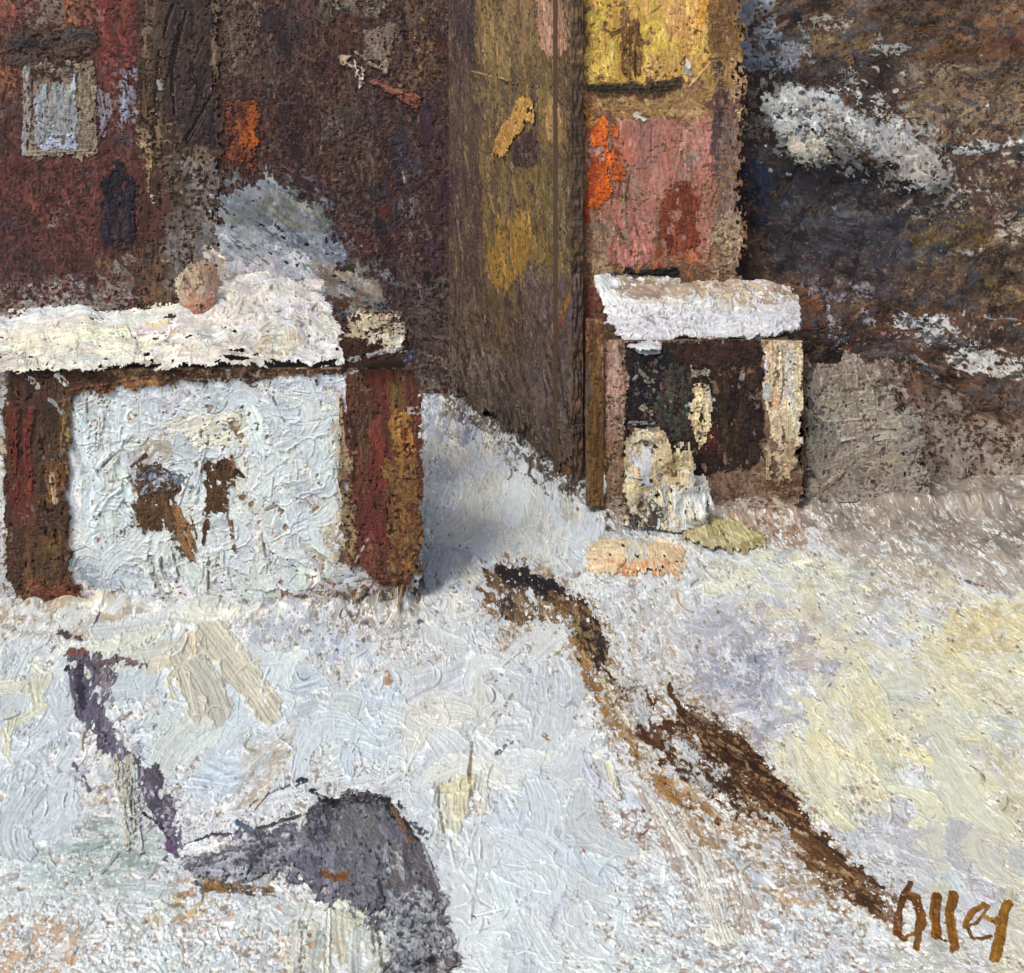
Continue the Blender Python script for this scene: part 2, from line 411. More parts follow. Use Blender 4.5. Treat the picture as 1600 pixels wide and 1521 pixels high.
# ================================================================== the setting
M_snow = material('crusted snow', 0.60, 0.25, 0.05, 0.20)
M_wall = material('weathered limewash', 0.66, 0.16, 0.12, 0.30)
M_dark = material('tarred timber', 0.62, 0.18, 0.14, 0.30)
M_rock = material('rough hillside', 0.68, 0.15, 0.10, 0.25)
M_bush = material('frosted twigs', 0.70, 0.25, 0.12, 0.30)

SNOW = 'd2d6d9*3 cad0d4*2 dadddd*2 dedfd8 c0c7cc'
COOL = 'c4cad2 b8bfc8 ced4d9 c1c4cb'
WARM = 'd6d3c8 dcd8c4 cfccc4'
UND = 'b49c86 a68c74 c2b09e'

# ---- snow ground -------------------------------------------------
G = Ground(-7.0, 7.0, 560, 1600, 'bdb4aa')
Rr, Cr = np.mgrid[0:G.r, 0:G.c]                     # snow drifted against the two huts
pyr = G.py0 + Rr * CELL; Xr = G.X0 + Cr * G.cu
bank = (.012 + .035 * (1 + G.tile(N24, 0, G.r, 0, G.c) * .6 + .5 * G.tile(N8, 0, G.r, 0, G.c))) * np.exp(-((pyr - 944) / 15) ** 2) * smooth((-0.95 - Xr) / .12)
bank2 = (.01 + .04 * (1 + G.tile(N24, 0, G.r, 0, G.c) * .6 + .5 * G.tile(N8, 0, G.r, 0, G.c))) * np.exp(-((pyr - 806) / 11) ** 2) * smooth((Xr - .9) / .1) * smooth((4.6 - Xr) / .3)
bank3 = (.02 + .05 * (1 + G.tile(N24, 0, G.r, 0, G.c) * .6 + .5 * G.tile(N8, 0, G.r, 0, G.c))) * np.exp(-((pyr - 788) / 9) ** 2) * smooth((Xr - 3.3) / .15) * smooth((6.4 - Xr) / .3)
G.dome += np.clip(bank, 0, .2) + np.clip(bank2, 0, .15) + np.clip(bank3, 0, .2)
fill(G, '-900,540 2500,540 2500,1620 -900,1620', SNOW, 60, 22, 70, 50, 1.7, 0.08, 0.8, 0.9, edge=-1)
fill(G, '-900,540 2500,540 2500,1620 -900,1620', SNOW + ' ' + COOL, 34, 12, 60, 60, 0.8, 0.34, 1.0, 0.9, edge=-1)
# square between the two huts
fill(G, '650,590 780,630 900,700 960,800 900,900 650,930', 'c8d0da*3 ccd2d8 bfc7d3 d2d2cc', 44, 20, 60, 40, 2.2, 0.08, 1.0, .95)
fill(G, '655,585 720,590 800,640 830,690 680,690 655,660', '8a92a8 96a0b4 7e86a0 a4aabb 9a978f', 30, 10, 70, 25, 2.0, .30, .7, .8, edge=8)  # bluish shadow painted into the snow colour
fill(G, '670,690 840,690 880,740 720,735', 'c4bfae cbc5b4 b9bcc2 d2d0c4', 26, 10, 20, 40, 1.6, .25, 1.0, .85)
fill(G, '650,555 770,560 840,640 760,650 690,610', '8c8076 7a6e64 9a9088', 30, 9, 30, 20, 1.5, .35, .5, .8)
flakes(G, 680, 720, 900, 870, 26, 'ccd5de d3dade c6ced8 d6d8d4', 26, 60, 1.8, -50)
E(G, 905, 790, 45, 26, 'd2cebc c2c4bd b3bcc2 cfd0c8', dens=2, dry=.15)
E(G, 860, 850, 30, 40, 'bcc8ce c8d0d2 d0cfc0', dens=1.6, dry=.2)
E(G, 700, 880, 45, 30, 'c4ccd6 d2d8dc b9bfc8', dens=1.6, dry=.3)
fill(G, '688,596 760,640 830,700 893,742 945,772 935,800 880,772 800,706 740,668 690,640', '5c5048 6c6058 4c423c 74706c', 30, 9, 40, 16, 2.4, .30, .8, .88, edge=12)  # these three fills paint shade onto the snow at the olive gable's foot
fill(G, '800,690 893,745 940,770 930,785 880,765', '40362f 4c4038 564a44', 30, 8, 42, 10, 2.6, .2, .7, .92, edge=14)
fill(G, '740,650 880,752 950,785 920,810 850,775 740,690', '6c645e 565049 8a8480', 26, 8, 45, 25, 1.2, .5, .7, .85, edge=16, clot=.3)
# foot of the white hut
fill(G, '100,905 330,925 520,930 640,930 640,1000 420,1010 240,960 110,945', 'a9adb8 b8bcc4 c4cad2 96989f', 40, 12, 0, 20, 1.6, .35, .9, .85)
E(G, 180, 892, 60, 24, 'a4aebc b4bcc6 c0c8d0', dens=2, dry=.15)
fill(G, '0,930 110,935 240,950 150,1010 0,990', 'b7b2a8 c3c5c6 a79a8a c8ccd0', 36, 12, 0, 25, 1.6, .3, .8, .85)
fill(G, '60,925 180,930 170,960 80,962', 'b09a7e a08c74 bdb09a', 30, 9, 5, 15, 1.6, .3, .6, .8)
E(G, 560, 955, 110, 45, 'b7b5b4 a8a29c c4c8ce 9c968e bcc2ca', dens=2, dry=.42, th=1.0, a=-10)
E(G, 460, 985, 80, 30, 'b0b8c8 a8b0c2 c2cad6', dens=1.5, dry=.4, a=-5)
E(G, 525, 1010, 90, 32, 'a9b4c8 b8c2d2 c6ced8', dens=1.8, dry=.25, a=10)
spots(G, 560, 955, 120, 45, '5a4a3c 4a4650 6e5c48 3e3c48', 90, 3, 8, 1.2, -20)
spots(G, 640, 1000, 90, 60, '9a7c5c 8a6c50 a88c70', 50, 2, 6, .8)
# middle of the yard, left
fill(G, '0,1000 110,1020 130,1140 210,1260 0,1270', 'c6d0d8*2 ccd6da bac6d0 d2d8d6', 70, 24, 80, 20, 2.0, .08, 1.3, .95)
fill(G, '170,1050 420,1050 620,1060 580,1120 430,1190 330,1270 250,1200 190,1120', 'ccd8e2*2 d2dce2 c4d2e0 d6dedd', 56, 24, -20, 30, 2.2, .05, 1.3, .95)
fill(G, '350,1150 440,1110 560,1060 900,1010 880,1120 760,1200 640,1250 500,1240 400,1260', 'ced5d9*3 c8cfd6 d4dadc c2c9d0', 90, 36, -25, 14, 2.0, .05, 0.9, .95)
fill(G, '380,1170 470,1140 460,1190 400,1270 350,1280', 'bcae9a b2a490 c6bcae c0c2c4', 50, 11, -55, 14, 1.6, .35, .8, .8)
fill(G, '610,1050 860,990 890,1060 760,1130 640,1150', 'c8cfd5 c4cbd1 ced4d8', 110, 44, -35, 10, 1.6, .03, .8, .9)
# lower left
fill(G, '0,1260 260,1290 290,1400 140,1420 0,1400', 'b2bec0*2 a6b4b6 bcc8c8 c4ccca', 60, 16, 2, 8, 2.0, .18, .9, .9)
fill(G, '80,1270 180,1280 170,1310 60,1300', '98a2a2 8c9898 a8b0ae', 40, 10, 10, 20, 1.4, .35, .6, .8)
fill(G, '100,1300 250,1310 240,1350 120,1400', '96a4a2 a8b4b2 8c9a98', 40, 10, 0, 15, 1.2, .42, .6, .8)
fill(G, '0,1400 420,1400 460,1620 0,1620', 'ccd4d8*3 d4dada c0c8cc', 26, 12, 60, 60, 2.2, .42, 1.6, .95, clot=.9)
E(G, 50, 1480, 110, 55, 'b59a80 ab8e72 bea68e', dens=1.6, dry=.35, th=.4)
spots(G, 60, 1470, 120, 60, 'd0d8dc c8d0d6', 60, 6, 16, 2.4)
E(G, 330, 1480, 150, 50, 'c6d0d6 cfd8dc b7b4b0', dens=1.6, dry=.5, th=1.6, clot=.9)
spots(G, 370, 1440, 110, 60, 'a47c62 9a7058 b08c70', 60, 3, 8, .6)
spots(G, 270, 1420, 90, 30, 'b89c6a c4a878 8c6848', 22, 4, 12, .8)
# lower middle
fill(G, '640,1180 760,1170 960,1190 1000,1260 980,1420 760,1480 700,1400 640,1260', 'c8d0da*3 cfd6dc c0c9d4 d2d6d6', 60, 26, 80, 25, 2.2, .08, 1.0, .95)
fill(G, '720,1280 860,1260 960,1320 1000,1400 960,1480 760,1480', 'ccd6de*3 d2dcde c6d2dc', 80, 36, 70, 20, 1.6, .03, .8, .95)
fill(G, '460,1410 620,1430 640,1540 440,1560', 'ccd2cc*2 c4c2b2 d4dad4 b8c0bc', 80, 18, 88, 6, 2.4, .06, 2.2, .94)
for q in ('472,1440 470,1530', '512,1420 508,1530', '580,1440 585,1490', '590,1450 600,1530'): K(G, q, 4, '5c5850', .2, .3, .85)
K(G, '515,1420 512,1530', 7, 'dadcd0', .1, 3.5)
fill(G, '500,1400 600,1420 590,1445 490,1425', 'c8ceb8 d2d4c2 bcc4b0', 30, 10, 20, 20, 1.6, .15, 1.4, .9)
spots(G, 470, 1490, 90, 50, 'b08468 a47a5c', 40, 3, 8, .6)
fill(G, '660,1460 900,1470 1100,1480 1180,1560 640,1600', 'c6d0d2*2 ced6d4 bcc6c6', 30, 13, 10, 40, 2, .3, 1.4, .95)
# scumbled strip: brown shows between crumbs of snow
fill(G, '830,1270 1040,1265 1060,1330 840,1330', '8a6c5a a08474 c4c8ce*2 b4b4b8', 16, 8, 0, 60, 2.0, .5, 1.2, .9, clot=1)
spots(G, 935, 1300, 130, 34, '7c5642 6c4a3c 8a6450', 95, 3, 8, .8)
spots(G, 935, 1296, 150, 45, 'c8d0d8 ced6dc', 90, 5, 11, 1.8)
fill(G, '960,1350 1130,1330 1340,1440 1390,1560 1120,1560 1000,1480', 'c6cdd3*3 b6b6b8 bcc2c8 a89a90', 16, 8, 30, 60, 2.2, .5, 1.6, .95, clot=1)
spots(G, 1260, 1440, 130, 80, '8a6450 7a5a4a 9a7660', 150, 3, 8, .7)
spots(G, 1250, 1440, 150, 90, 'c8d0d6 c0c8d0', 190, 5, 12, 2.2)
# cream lap in the bottom right centre
E(G, 1110, 1465, 60, 16, 'd4d8c8 ccd2c6 dcdcca', dens=2, dry=.1, th=1.8)
# dragged bristle marks beside the track
for i in range(15):
    x = 990 + i * 9; K(G, f'{x},{1225+i*5} {x+48},{1310+i*4} {x+88},{1420+i*4}', 5, ['b8a898', 'a4948a', 'c2bcb4', 'd2d2cc', '9c8a7c'][i % 5], .25, 1.6, .85)
for i in range(5):
    K(G, f'{1008+i*7},{1240+i*6} {1050+i*7},{1310+i*5} {1090+i*5},{1350+i*7} {1118+i*7},{1470}', 3.2, 'd6d6ce', .1, 2.4)
# right hand side
fill(G, '1120,860 1300,850 1420,900 1560,940 1700,900 1700,1000 1500,990 1300,1000 1130,960', 'c2c6ca*2 b6b8bc b0aaa4 c8c9c4', 40, 14, 10, 25, 2.0, .25, .8, .9)
fill(G, '1080,880 1200,860 1420,870 1430,920 1200,940 1100,930', 'd2d4c0*2 c8ccc0 d8d8c4 c2c8c8', 30, 12, 5, 20, 2.0, .2, 1.0, .9)
fill(G, '1170,780 1280,790 1260,860 1120,850', 'a89080 b49c86 988070 c0a890', 24, 9, 40, 40, 1.8, .3, .7, .85)
fill(G, '1240,735 1420,735 1720,735 1720,930 1520,930 1380,900 1280,850', 'a89c92*2 b0a69c 9a8e86 b8b0a8 a4a09e', 30, 11, 20, 40, 2.2, .22, .7, .9)
fill(G, '1340,770 1480,780 1470,830 1350,820', '8e867c 9a9288 84796e', 30, 11, 0, 20, 1.6, .2, .6, .85)
fill(G, '1380,870 1510,890 1500,950 1340,930', 'b4ac9c c2baa4 a89e92 c6c4a8', 26, 10, 30, 30, 1.6, .3, .8, .85)
fill(G, '1060,930 1230,930 1330,1010 1280,1130 1190,1160 1060,1080', 'b8bcc6*2 aeb2be c0c4cb a8a5ac', 54, 18, -30, 30, 2.2, .12, .7, .88)
fill(G, '1090,1030 1210,1010 1190,1110 1100,1110', '989cac a4a8b6 8e92a4', 44, 13, -30, 20, 1.5, .3, .5, .8)
fill(G, '1170,945 1250,940 1330,1010 1270,1060', 'b4a4a0 aa9c98 bcb4b4', 30, 10, 0, 40, 1.5, .4, .7, .8)
fill(G, '940,930 1080,920 1080,1100 1000,1090 940,1010', 'c6cacd*2 bcc0c4 ccd0d2 b8a898', 22, 10, 70, 50, 2.0, .32, 1.1, .9)
fill(G, '1250,735 1720,735 1720,850 1560,870 1400,850 1260,830', '877e74*2 948b80 7c736a a0978c', 34, 11, 12, 30, 2.4, .18, .9, .9, edge=10)
# snow on the right, its sunlight painted in as yellow-cream
fill(G, '1480,960 1700,900 1700,1260 1520,1240 1400,1180 1400,1060', 'd4d2b0*2 d6d4b8 ceceb8 dcd4a4 cacfc4', 70, 26, 10, 20, 2.2, .06, .9, .92, edge=8)
fill(G, '1480,950 1620,940 1620,1020 1480,1030', 'cdbb8a d2c290 c8b68e d6ca9c', 40, 16, 0, 25, 1.4, .28, .9, .8)
fill(G, '1380,1060 1560,1100 1600,1150 1400,1150', 'bfc6c6 c8cdc6 c4cbcc', 60, 24, 0, 15, 1.6, .12, .7, .8)
fill(G, '1340,1020 1400,1110 1410,1230 1330,1290 1310,1310 1230,1230 1200,1160', 'd0cfb4*3 cccdb8 d4d0ac c8cab8', 90, 36, 80, 18, 2.6, .05, 1.6, .92, edge=9)  # sunlit patch, the sunlight painted in as yellow snow
fill(G, '1340,1080 1400,1120 1400,1200 1330,1200', 'd2c49a d6cca6 ccc29c', 50, 16, 80, 20, 1.4, .3, .8, .7)
fill(G, '1230,1130 1290,1120 1280,1230 1230,1220', 'c4cac8 c8cec8', 50, 20, 80, 20, 1.4, .15, .8, .8)
fill(G, '1320,1240 1400,1225 1400,1245 1330,1255', 'd2b890 cdb48a', 30, 9, 0, 10, 1.4, .3, .6, .7)
K(G, '1340,1020 1385,1085 1400,1150', 5, 'd8d4ba', 0, 2.4)
K(G, '1425,1110 1415,1150 1440,1200 1500,1240 1530,1255', 7, 'd0cfba', .05, 2.6)
K(G, '1440,1120 1450,1160 1480,1210', 4, 'c4c6ba', .05, 2.2)
K(G, '1470,1215 1530,1250', 10, 'c9b684', .2, 1.2)
fill(G, '1420,1140 1560,1160 1700,1150 1700,1300 1440,1260', 'c6c6c2*2 c2c4c6 cccabe', 40, 16, 70, 40, 1.8, .15, .8, .9)
fill(G, '1330,1290 1440,1250 1700,1280 1700,1420 1480,1430 1370,1370', 'bfc0c6*2 b8b8c0 c4c5c6 b4aeb2', 30, 13, 70, 50, 2.0, .2, .8, .9)
fill(G, '1450,1290 1560,1290 1530,1420 1450,1420', 'bcc6c8 c6cccb b6c0c4', 60, 26, 85, 12, 1.6, .08, .8, .9)
fill(G, '1540,1250 1720,1240 1720,1540 1560,1540', 'cbc5ae*2 c6c3b4 d0cab4 c0beb4', 40, 14, 80, 30, 2.0, .2, .9, .9)
fill(G, '1400,1430 1560,1480 1600,1560 1380,1560', 'c0c2b8*2 b6b4b0 c8c8bc', 30, 12, 40, 50, 2.0, .25, 1.0, .9)
for q in ('1500,905 1540,918', '1505,930 1495,960', '1490,955 1515,970', '1488,1000 1492,1012', '1420,1022 1428,1026', '1370,1085 1360,1105'):
    K(G, q, 4, '4a3c38', .2, .6, .85)
spots(G, 1500, 950, 25, 40, '4e3e34 5a463a', 16, 2, 5, .6)
fill(G, '1180,900 1400,880 1700,900 1700,1330 1420,1300 1250,1240', 'd8d6bc*2 d6d6c4 dcd8b8', 60, 22, 10, 40, .8, .30, .7, .5, edge=40, clot=.1)
# brown dragged out on both sides of the track
fill(G, '750,880 830,860 920,920 970,1000 970,1060 1080,1050 1180,1140 1290,1270 1420,1420 1390,1460 1280,1420 1120,1290 960,1190 890,1060 770,1010', '9a8468 8a7256 a8947a 7c6248 b4a48e', 22, 7, 45, 30, 1.4, .50, .7, .85, edge=22, clot=.3)
fill(G, '1010,1170 1130,1270 1290,1420 1260,1440 1080,1310 980,1200', 'a88c68 98784e b89c7a', 30, 7, 45, 14, 1.2, .42, .6, .82, edge=14, clot=.2)
# big laps of colour and threads all over
flakes(G, -100, 990, 120, 1260, 12, 'c8d2d8 d0d8d8 ccd4dc', 22, 55, 2.2, 80)
flakes(G, 180, 1030, 640, 1200, 26, 'ccd8e0 d2dcde c4d0dc d4dcd8', 22, 60, 1.9, -25)
flakes(G, 640, 1000, 900, 1240, 22, 'ccd3d8 d4dadc c8cfd5 d8dad4', 24, 70, 2.0, -35)
flakes(G, 640, 1230, 1000, 1480, 26, 'ccd4dc d2d9dc c6d0d8', 22, 60, 1.5, 75)
flakes(G, 1220, 1040, 1700, 1290, 16, 'd6d6ba d2d4c2 dad8ba d0d2c4', 26, 60, 1.3, 80)
fill(G, '1340,1030 1400,1110 1410,1230 1330,1285 1300,1290 1240,1220 1220,1160', 'd8d7b8*3 d4d4bc dcd6b0', 70, 26, 80, 16, 1.0, .2, 1.2, .8, edge=12)
fill(G, '1490,960 1700,930 1700,1180 1560,1150 1450,1060', 'd2cfb2*2 d0ceb6 d6cfa6 cecdbc', 60, 22, 20, 30, 1.2, .25, 1.0, .75, edge=26)
fill(G, '1480,955 1640,940 1640,1015 1480,1025', 'cfc196 d4c89a c8ba90', 40, 14, 0, 25, 1.2, .3, .9, .8)
fill(G, '1550,1180 1720,1150 1720,1540 1560,1540', 'd2cdb0*2 cec9b4 d6d0b2', 40, 14, 80, 30, 1.0, .25, .9, .85, edge=12)
flakes(G, 1380, 1280, 1600, 1480, 16, 'c4c8c8 c0c2c8 c8c6b8', 18, 40, 1.3, 80)
flakes(G, 660, 870, 900, 1010, 16, 'c8d0d8 d0d6da c0c8d0', 16, 34, 1.9)
# fan of thick cream laps below the hut
K(G, '300,925 310,945 270,955', 10, 'cfd2d2', 0, 3)
for q, w, c in (('150,1010 330,945', 26, 'c9ccc8'), ('130,1020 250,985', 24, 'd2d6cc'), ('190,1030 345,985', 26, 'c4c6c0'), ('150,985 300,955', 20, 'c0c6ca'),
                ('240,1040 330,1010', 26, 'ccc6b4'), ('280,1060 300,1000', 24, 'c8bca4'), ('310,1110 280,1020', 34, 'c0bcae'), ('420,1110 325,985', 44, 'c4bfae'),
                ('345,1115 305,1040', 36, 'bcbab0'), ('270,965 400,955', 18, 'ccd0ce'), ('290,960 370,960', 16, 'd4d6cc')):
    K(G, q, w, c, 0, 2.6, .97, 4, .035, 1.2, ridge=1.5)
for i in range(5): K(G, f'{352+i*8},{998+i*3} {395+i*9},{1100+i*2}', 2.5, 'd0cab8', 0, 1.5, .8)
K(G, '270,1090 262,1058 305,1020', 7, 'd6d0ba', 0, 3)
K(G, '50,1040 75,1060 60,1100', 12, 'd4d6c8', 0, 2.6); K(G, '0,1075 55,1070 60,1110 10,1140', 22, 'cfd0be', 0, 2.2)
K(G, '8,1180 12,1150 18,1120', 14, 'd2d4be', 0, 2.4)
# cream blocks right of the ditch
for q, w, c in (('685,1230 690,1290', 20, 'd0d4d2'), ('710,1225 705,1290', 26, 'd2d2c0'), ('725,1225 720,1270', 24, 'd6d0b4'), ('700,1235 735,1225', 22, 'd4ceae'), ('760,1200 752,1260', 18, 'd0d4cc')):
    K(G, q, w, c, 0, 3.2, .97, 2, .03, 1.1, ridge=1.6)
K(G, '738,1160 733,1210 738,1260', 5, '6a5a48', .1, .4, .8); K(G, '684,1230 686,1260 693,1300', 4, '5a5450', .1, .4, .7)  # shadow sides of the raised laps, painted as dark strokes
K(G, '730,1300 745,1360 735,1440', 4, 'd4dae0', 0, 2.4); K(G, '745,1290 720,1360 738,1380', 4, 'd0d6da', 0, 2.4)
K(G, '700,1310 712,1360', 4, 'd2d8de', 0, 2); K(G, '950,1195 965,1240', 14, 'd8d8c4', 0, 3); K(G, '963,1205 972,1250', 4, '4a4038', .1, .4, .7)
K(G, '808,1228 818,1212', 7, 'd8d8cc', 0, 3)
K(G, '1140,1335 1180,1370 1200,1385', 10, 'b8c4d2', .1, 1.6)
K(G, '850,1150 856,1155', 9, '7c6244', .1, .8); K(G, '608,1065 605,1052', 10, 'a07c5c', .15, .6); K(G, '780,1175 800,1155', 7, '5c5458', .4, .4)
E(G, 855, 1060, 45, 45, 'c6cdd6 ccd4da', dens=1.5, th=1.6, dry=.05)
K(G, '770,1075 800,1110 760,1130', 8, 'd0d6d8', 0, 3); K(G, '800,1085 770,1140', 5, '8a8078', .3, .3)
cracks(G, -20, 960, 620, 1280, 75); cracks(G, 620, 700, 960, 1500, 75); cracks(G, 960, 860, 1620, 1500, 50); cracks(G, 0, 1300, 700, 1520, 25)
crust(G, -100, 880, 1700, 1540, 800, 1.8)
crust(G, 640, 690, 960, 930, 180, 2.0)
spots(G, 800, 1250, 1100, 360, '6c5c50 80705f 5c5660', 260, 1.6, 3.4, .5)
spots(G, 800, 1200, 1100, 400, 'dde2e4 d8dee0', 200, 2, 5, 2.2)

# ---- hillside ----------------------------------------------------
sl = math.hypot(1.7, 6.9)
HS = Plane((2.3, 21.6, 6.9), (1, 0, 0), (0, -1.7 / sl, -6.9 / sl), 6.4, sl * 1.02, 20.8, '5a483c'); HS.grain = .17
fill(HS, '1100,-200 1750,-200 1750,860 1100,860', '6a5646 5a463a 74604c 4e3e36', 40, 13, -20, 25, 1.6, .2, .8, .9, edge=-1)
fill(HS, '1190,-60 1750,-60 1750,80 1500,70 1200,70', '6e5a48 584434 7e6a54 62503e', 60, 11, -28, 10, 2.0, .2, .9, .9)
fill(HS, '1140,-60 1215,-60 1215,50 1250,60 1250,110 1190,120 1145,110', '828c98 929ba8 727c8a 9aa4ac', 26, 10, -20, 40, 2.2, .15, .8, .9)
fill(HS, '1255,45 1350,45 1350,110 1255,100', '6e5a3c 64503a 7c684a', 30, 10, -20, 25, 1.8, .2, .7, .85)
fill(HS, '1270,25 1340,18 1330,40 1275,48', 'a4a09a 96928e b0aca6', 22, 8, -15, 10, 1.6, .25, 1, .85)
fill(HS, '1440,20 1700,0 1700,90 1540,100 1440,100', '6c5034 5c402c 7a5c40 6a4634', 40, 12, -25, 15, 1.8, .2, .8, .9)
fill(HS, '1540,40 1700,30 1700,80 1530,85', '5a382c 643f30 4c3028', 40, 12, -10, 15, 1.6, .25, .7, .85)
fill(HS, '1400,100 1700,95 1700,215 1580,225 1440,225 1400,200', '87735c*2 7a6650 927e66 6f5c48', 50, 15, -22, 15, 2.2, .12, .8, .92)
fill(HS, '1560,100 1700,100 1700,140 1540,190', '6e5844 5e4a3a 7c664e', 30, 10, -30, 20, 1.4, .3, .7, .8)
E(HS, 1405, 185, 24, 20, '9c7e62 8e7258', dens=1.6)
E(HS, 1420, 115, 30, 18, '8a8278 7c7468', dens=1.5, dry=.3)
fill(HS, '1175,110 1335,100 1335,150 1250,140 1180,140', '4e4644 5a524e 443c3c', 24, 10, 10, 30, 1.8, .2, .7, .9)
fill(HS, '1140,130 1200,130 1200,220 1150,230', '8c8276 787066 9c948a 6a6058', 22, 8, 60, 40, 1.8, .35, .9, .85)
fill(HS, '1140,220 1260,205 1260,270 1150,270', '504a50 5c565c 444048', 22, 9, 0, 30, 1.6, .25, .6, .85)
fill(HS, '1490,230 1700,225 1700,340 1490,330', '4c3630 5a4238 402c28', 26, 10, 0, 30, 2, .2, .7, .9)
fill(HS, '1520,260 1700,250 1700,330 1530,320', '7a6f58 6a5c44 8c8470 5a4a38', 20, 8, -10, 40, 1.4, .4, 1.0, .85, clot=.9)
fill(HS, '1500,222 1620,215 1700,220 1700,236 1520,244 1490,240', 'c4cacb d0d4d2 b6bcbc', 28, 9, -6, 12, 2.4, .32, 1.6, .9, clot=1)
fill(HS, '1540,248 1700,240 1700,265 1550,262', 'a49c8a b0a898 948c7c', 16, 7, 0, 20, 1.4, .5, 1.2, .85, clot=1)
fill(HS, '1180,250 1420,260 1500,320 1480,410 1190,410', '3c3c42*2 48484e 34343a 525258', 40, 12, -5, 18, 2.4, .15, .7, .92)
fill(HS, '1220,300 1380,300 1370,370 1220,365', '4a505e 565c6a 424854', 40, 13, -5, 15, 1.6, .2, .6, .85)
fill(HS, '1210,360 1400,365 1400,440 1200,430', '2c2a32 38343c 242228', 30, 10, 5, 20, 1.8, .15, .6, .9)
fill(HS, '1390,300 1520,300 1510,370 1400,380', '5e5240 6a5c44 504438', 26, 9, -10, 30, 1.8, .25, .7, .85)
fill(HS, '1420,350 1560,340 1560,400 1430,410', '64502c 705a34 584628', 26, 10, -15, 30, 1.6, .25, .6, .85)
fill(HS, '1560,335 1700,330 1700,380 1540,385', 'b4ab98 a49a86 c0b8a8 8c806c', 18, 7, -8, 20, 2, .38, 1.4, .88, clot=.9)
fill(HS, '1420,310 1520,318 1520,350 1420,350', '96907f 86806f a6a292', 16, 6, 0, 30, 1.2, .5, 1.2, .85, clot=1)
fill(HS, '1200,400 1400,400 1420,470 1280,480 1200,440', '40363a 4c4042 342c30 5a4a48', 30, 10, 10, 25, 2, .2, .6, .9)
fill(HS, '1380,400 1560,395 1560,480 1400,490', '5a4a38 66543c 4c3e34 4a3a34', 30, 10, 5, 35, 2, .22, .7, .88)
fill(HS, '1530,400 1700,395 1700,490 1550,485', '7c6644 6c5838 8a7450 5e4c34', 26, 9, 0, 30, 1.8, .28, .8, .88)
fill(HS, '1480,385 1540,385 1540,400 1480,402', 'a8a8a4 989894', 14, 6, 0, 20, 1.4, .5, 1.3, .9, clot=1)
fill(HS, '1205,445 1270,445 1290,490 1260,505 1215,470', '8e5a36 7c4c2e a06a42', 24, 8, 30, 25, 2, .22, .8, .9)
fill(HS, '1250,480 1440,490 1430,560 1300,560 1260,520', '5c382a 4c3028 684232 40302c', 26, 9, 10, 30, 2, .22, .7, .9)
fill(HS, '1400,480 1700,480 1700,660 1440,660 1400,560', '5c4032 4c342a 6a4c3a 5a4438', 26, 9, 5, 30, 2, .22, .7, .9)
fill(HS, '1385,492 1490,490 1500,515 1460,525 1400,512', 'ccd2d4 d6dad8 bec4c8', 26, 9, 8, 20, 2.6, .34, 2.0, .92, clot=1)
fill(HS, '1380,520 1490,522 1540,540 1480,545 1400,528', 'bcc0c0 c6c8c4', 14, 7, 15, 15, 2.0, .48, 1.8, .92, clot=1)
fill(HS, '1535,495 1700,492 1700,512 1540,512', 'aaaeae b8bab8', 20, 7, 2, 10, 2.0, .42, 1.6, .9, clot=1)
fill(HS, '1470,548 1560,545 1700,552 1700,592 1600,592 1490,585', 'd0d0c8*2 c2c2bc dadad2', 30, 10, 4, 12, 2.6, .26, 1.8, .92, clot=.9)
fill(HS, '1295,470 1330,520 1310,560 1285,550', 'b4b8bc a4a8ae', 12, 6, 80, 30, 1.6, .5, 1.4, .9, clot=1)
fill(HS, '1330,480 1370,490 1360,510 1330,500', '9ca0b0 a8acb8', 12, 6, 30, 30, 1.6, .5, 1.2, .9, clot=1)
K(HS, '1405,548 1440,570 1470,590', 12, '2a2220', .15, .8); K(HS, '1425,555 1450,572 1470,600', 5, 'c4c6c4', .3, 1.8)
fill(HS, '1440,600 1700,600 1700,790 1420,790', '7a6454*2 6a5444 8c7664 94826f', 22, 8, 60, 40, 2.2, .28, .8, .88)
fill(HS, '1480,600 1600,610 1590,660 1470,650', '54443c 604e42 48393a', 22, 8, 20, 30, 1.6, .3, .6, .85)
fill(HS, '1420,640 1560,650 1540,790 1420,790', '8a7f74 7e7268 968a7c', 24, 9, 40, 40, 1.6, .3, .8, .85)
fill(HS, '1535,735 1600,730 1590,772 1540,768', '3c2a26 483430', 14, 6, 30, 30, 1.6, .3, .6, .9)
E(HS, 1255, 318, 14, 8, '8a8474 969080', dens=1.6, th=1.4)
K(HS, '1405,330 1425,312', 6, 'a6a8a4', .1, 1.4); K(HS, '1475,320 1490,305', 7, 'b4b8b6', .1, 1.6); K(HS, '1355,372 1370,355', 4, '9a9c98', .1, 1.2)
spots(HS, 1420, 430, 200, 120, '9a9ca0 8a8e92 a8a8a0', 200, 1.5, 3.5, 1.2)
spots(HS, 1500, 300, 120, 40, 'b4b4ac c0bfb6', 160, 2, 4.5, 1.8)
spots(HS, 1520, 530, 120, 40, 'c4c6c2 b8bab8', 130, 2, 6, 2.2)
spots(HS, 1350, 200, 180, 160, '2e2826 3a302c', 160, 2, 5, .5)
crust(HS, 1140, 0, 1600, 780, 220, 1.6)
fill(HS, '1420,745 1700,740 1700,860 1420,860', '8c8076*2 9a8e86 7c7066 a49a92', 26, 9, 10, 30, 2.4, .25, .9, .9)
fill(HS, '1420,775 1700,770 1700,860 1420,860', 'a0968e b0a69e 8e847c', 22, 9, 10, 40, 2.0, .3, 1.0, .88)
HS.dome = 0.05 * HS.tile(N24, 0, HS.r, 0, HS.c) + 0.02 * HS.tile(N8, 0, HS.r, 0, HS.c)
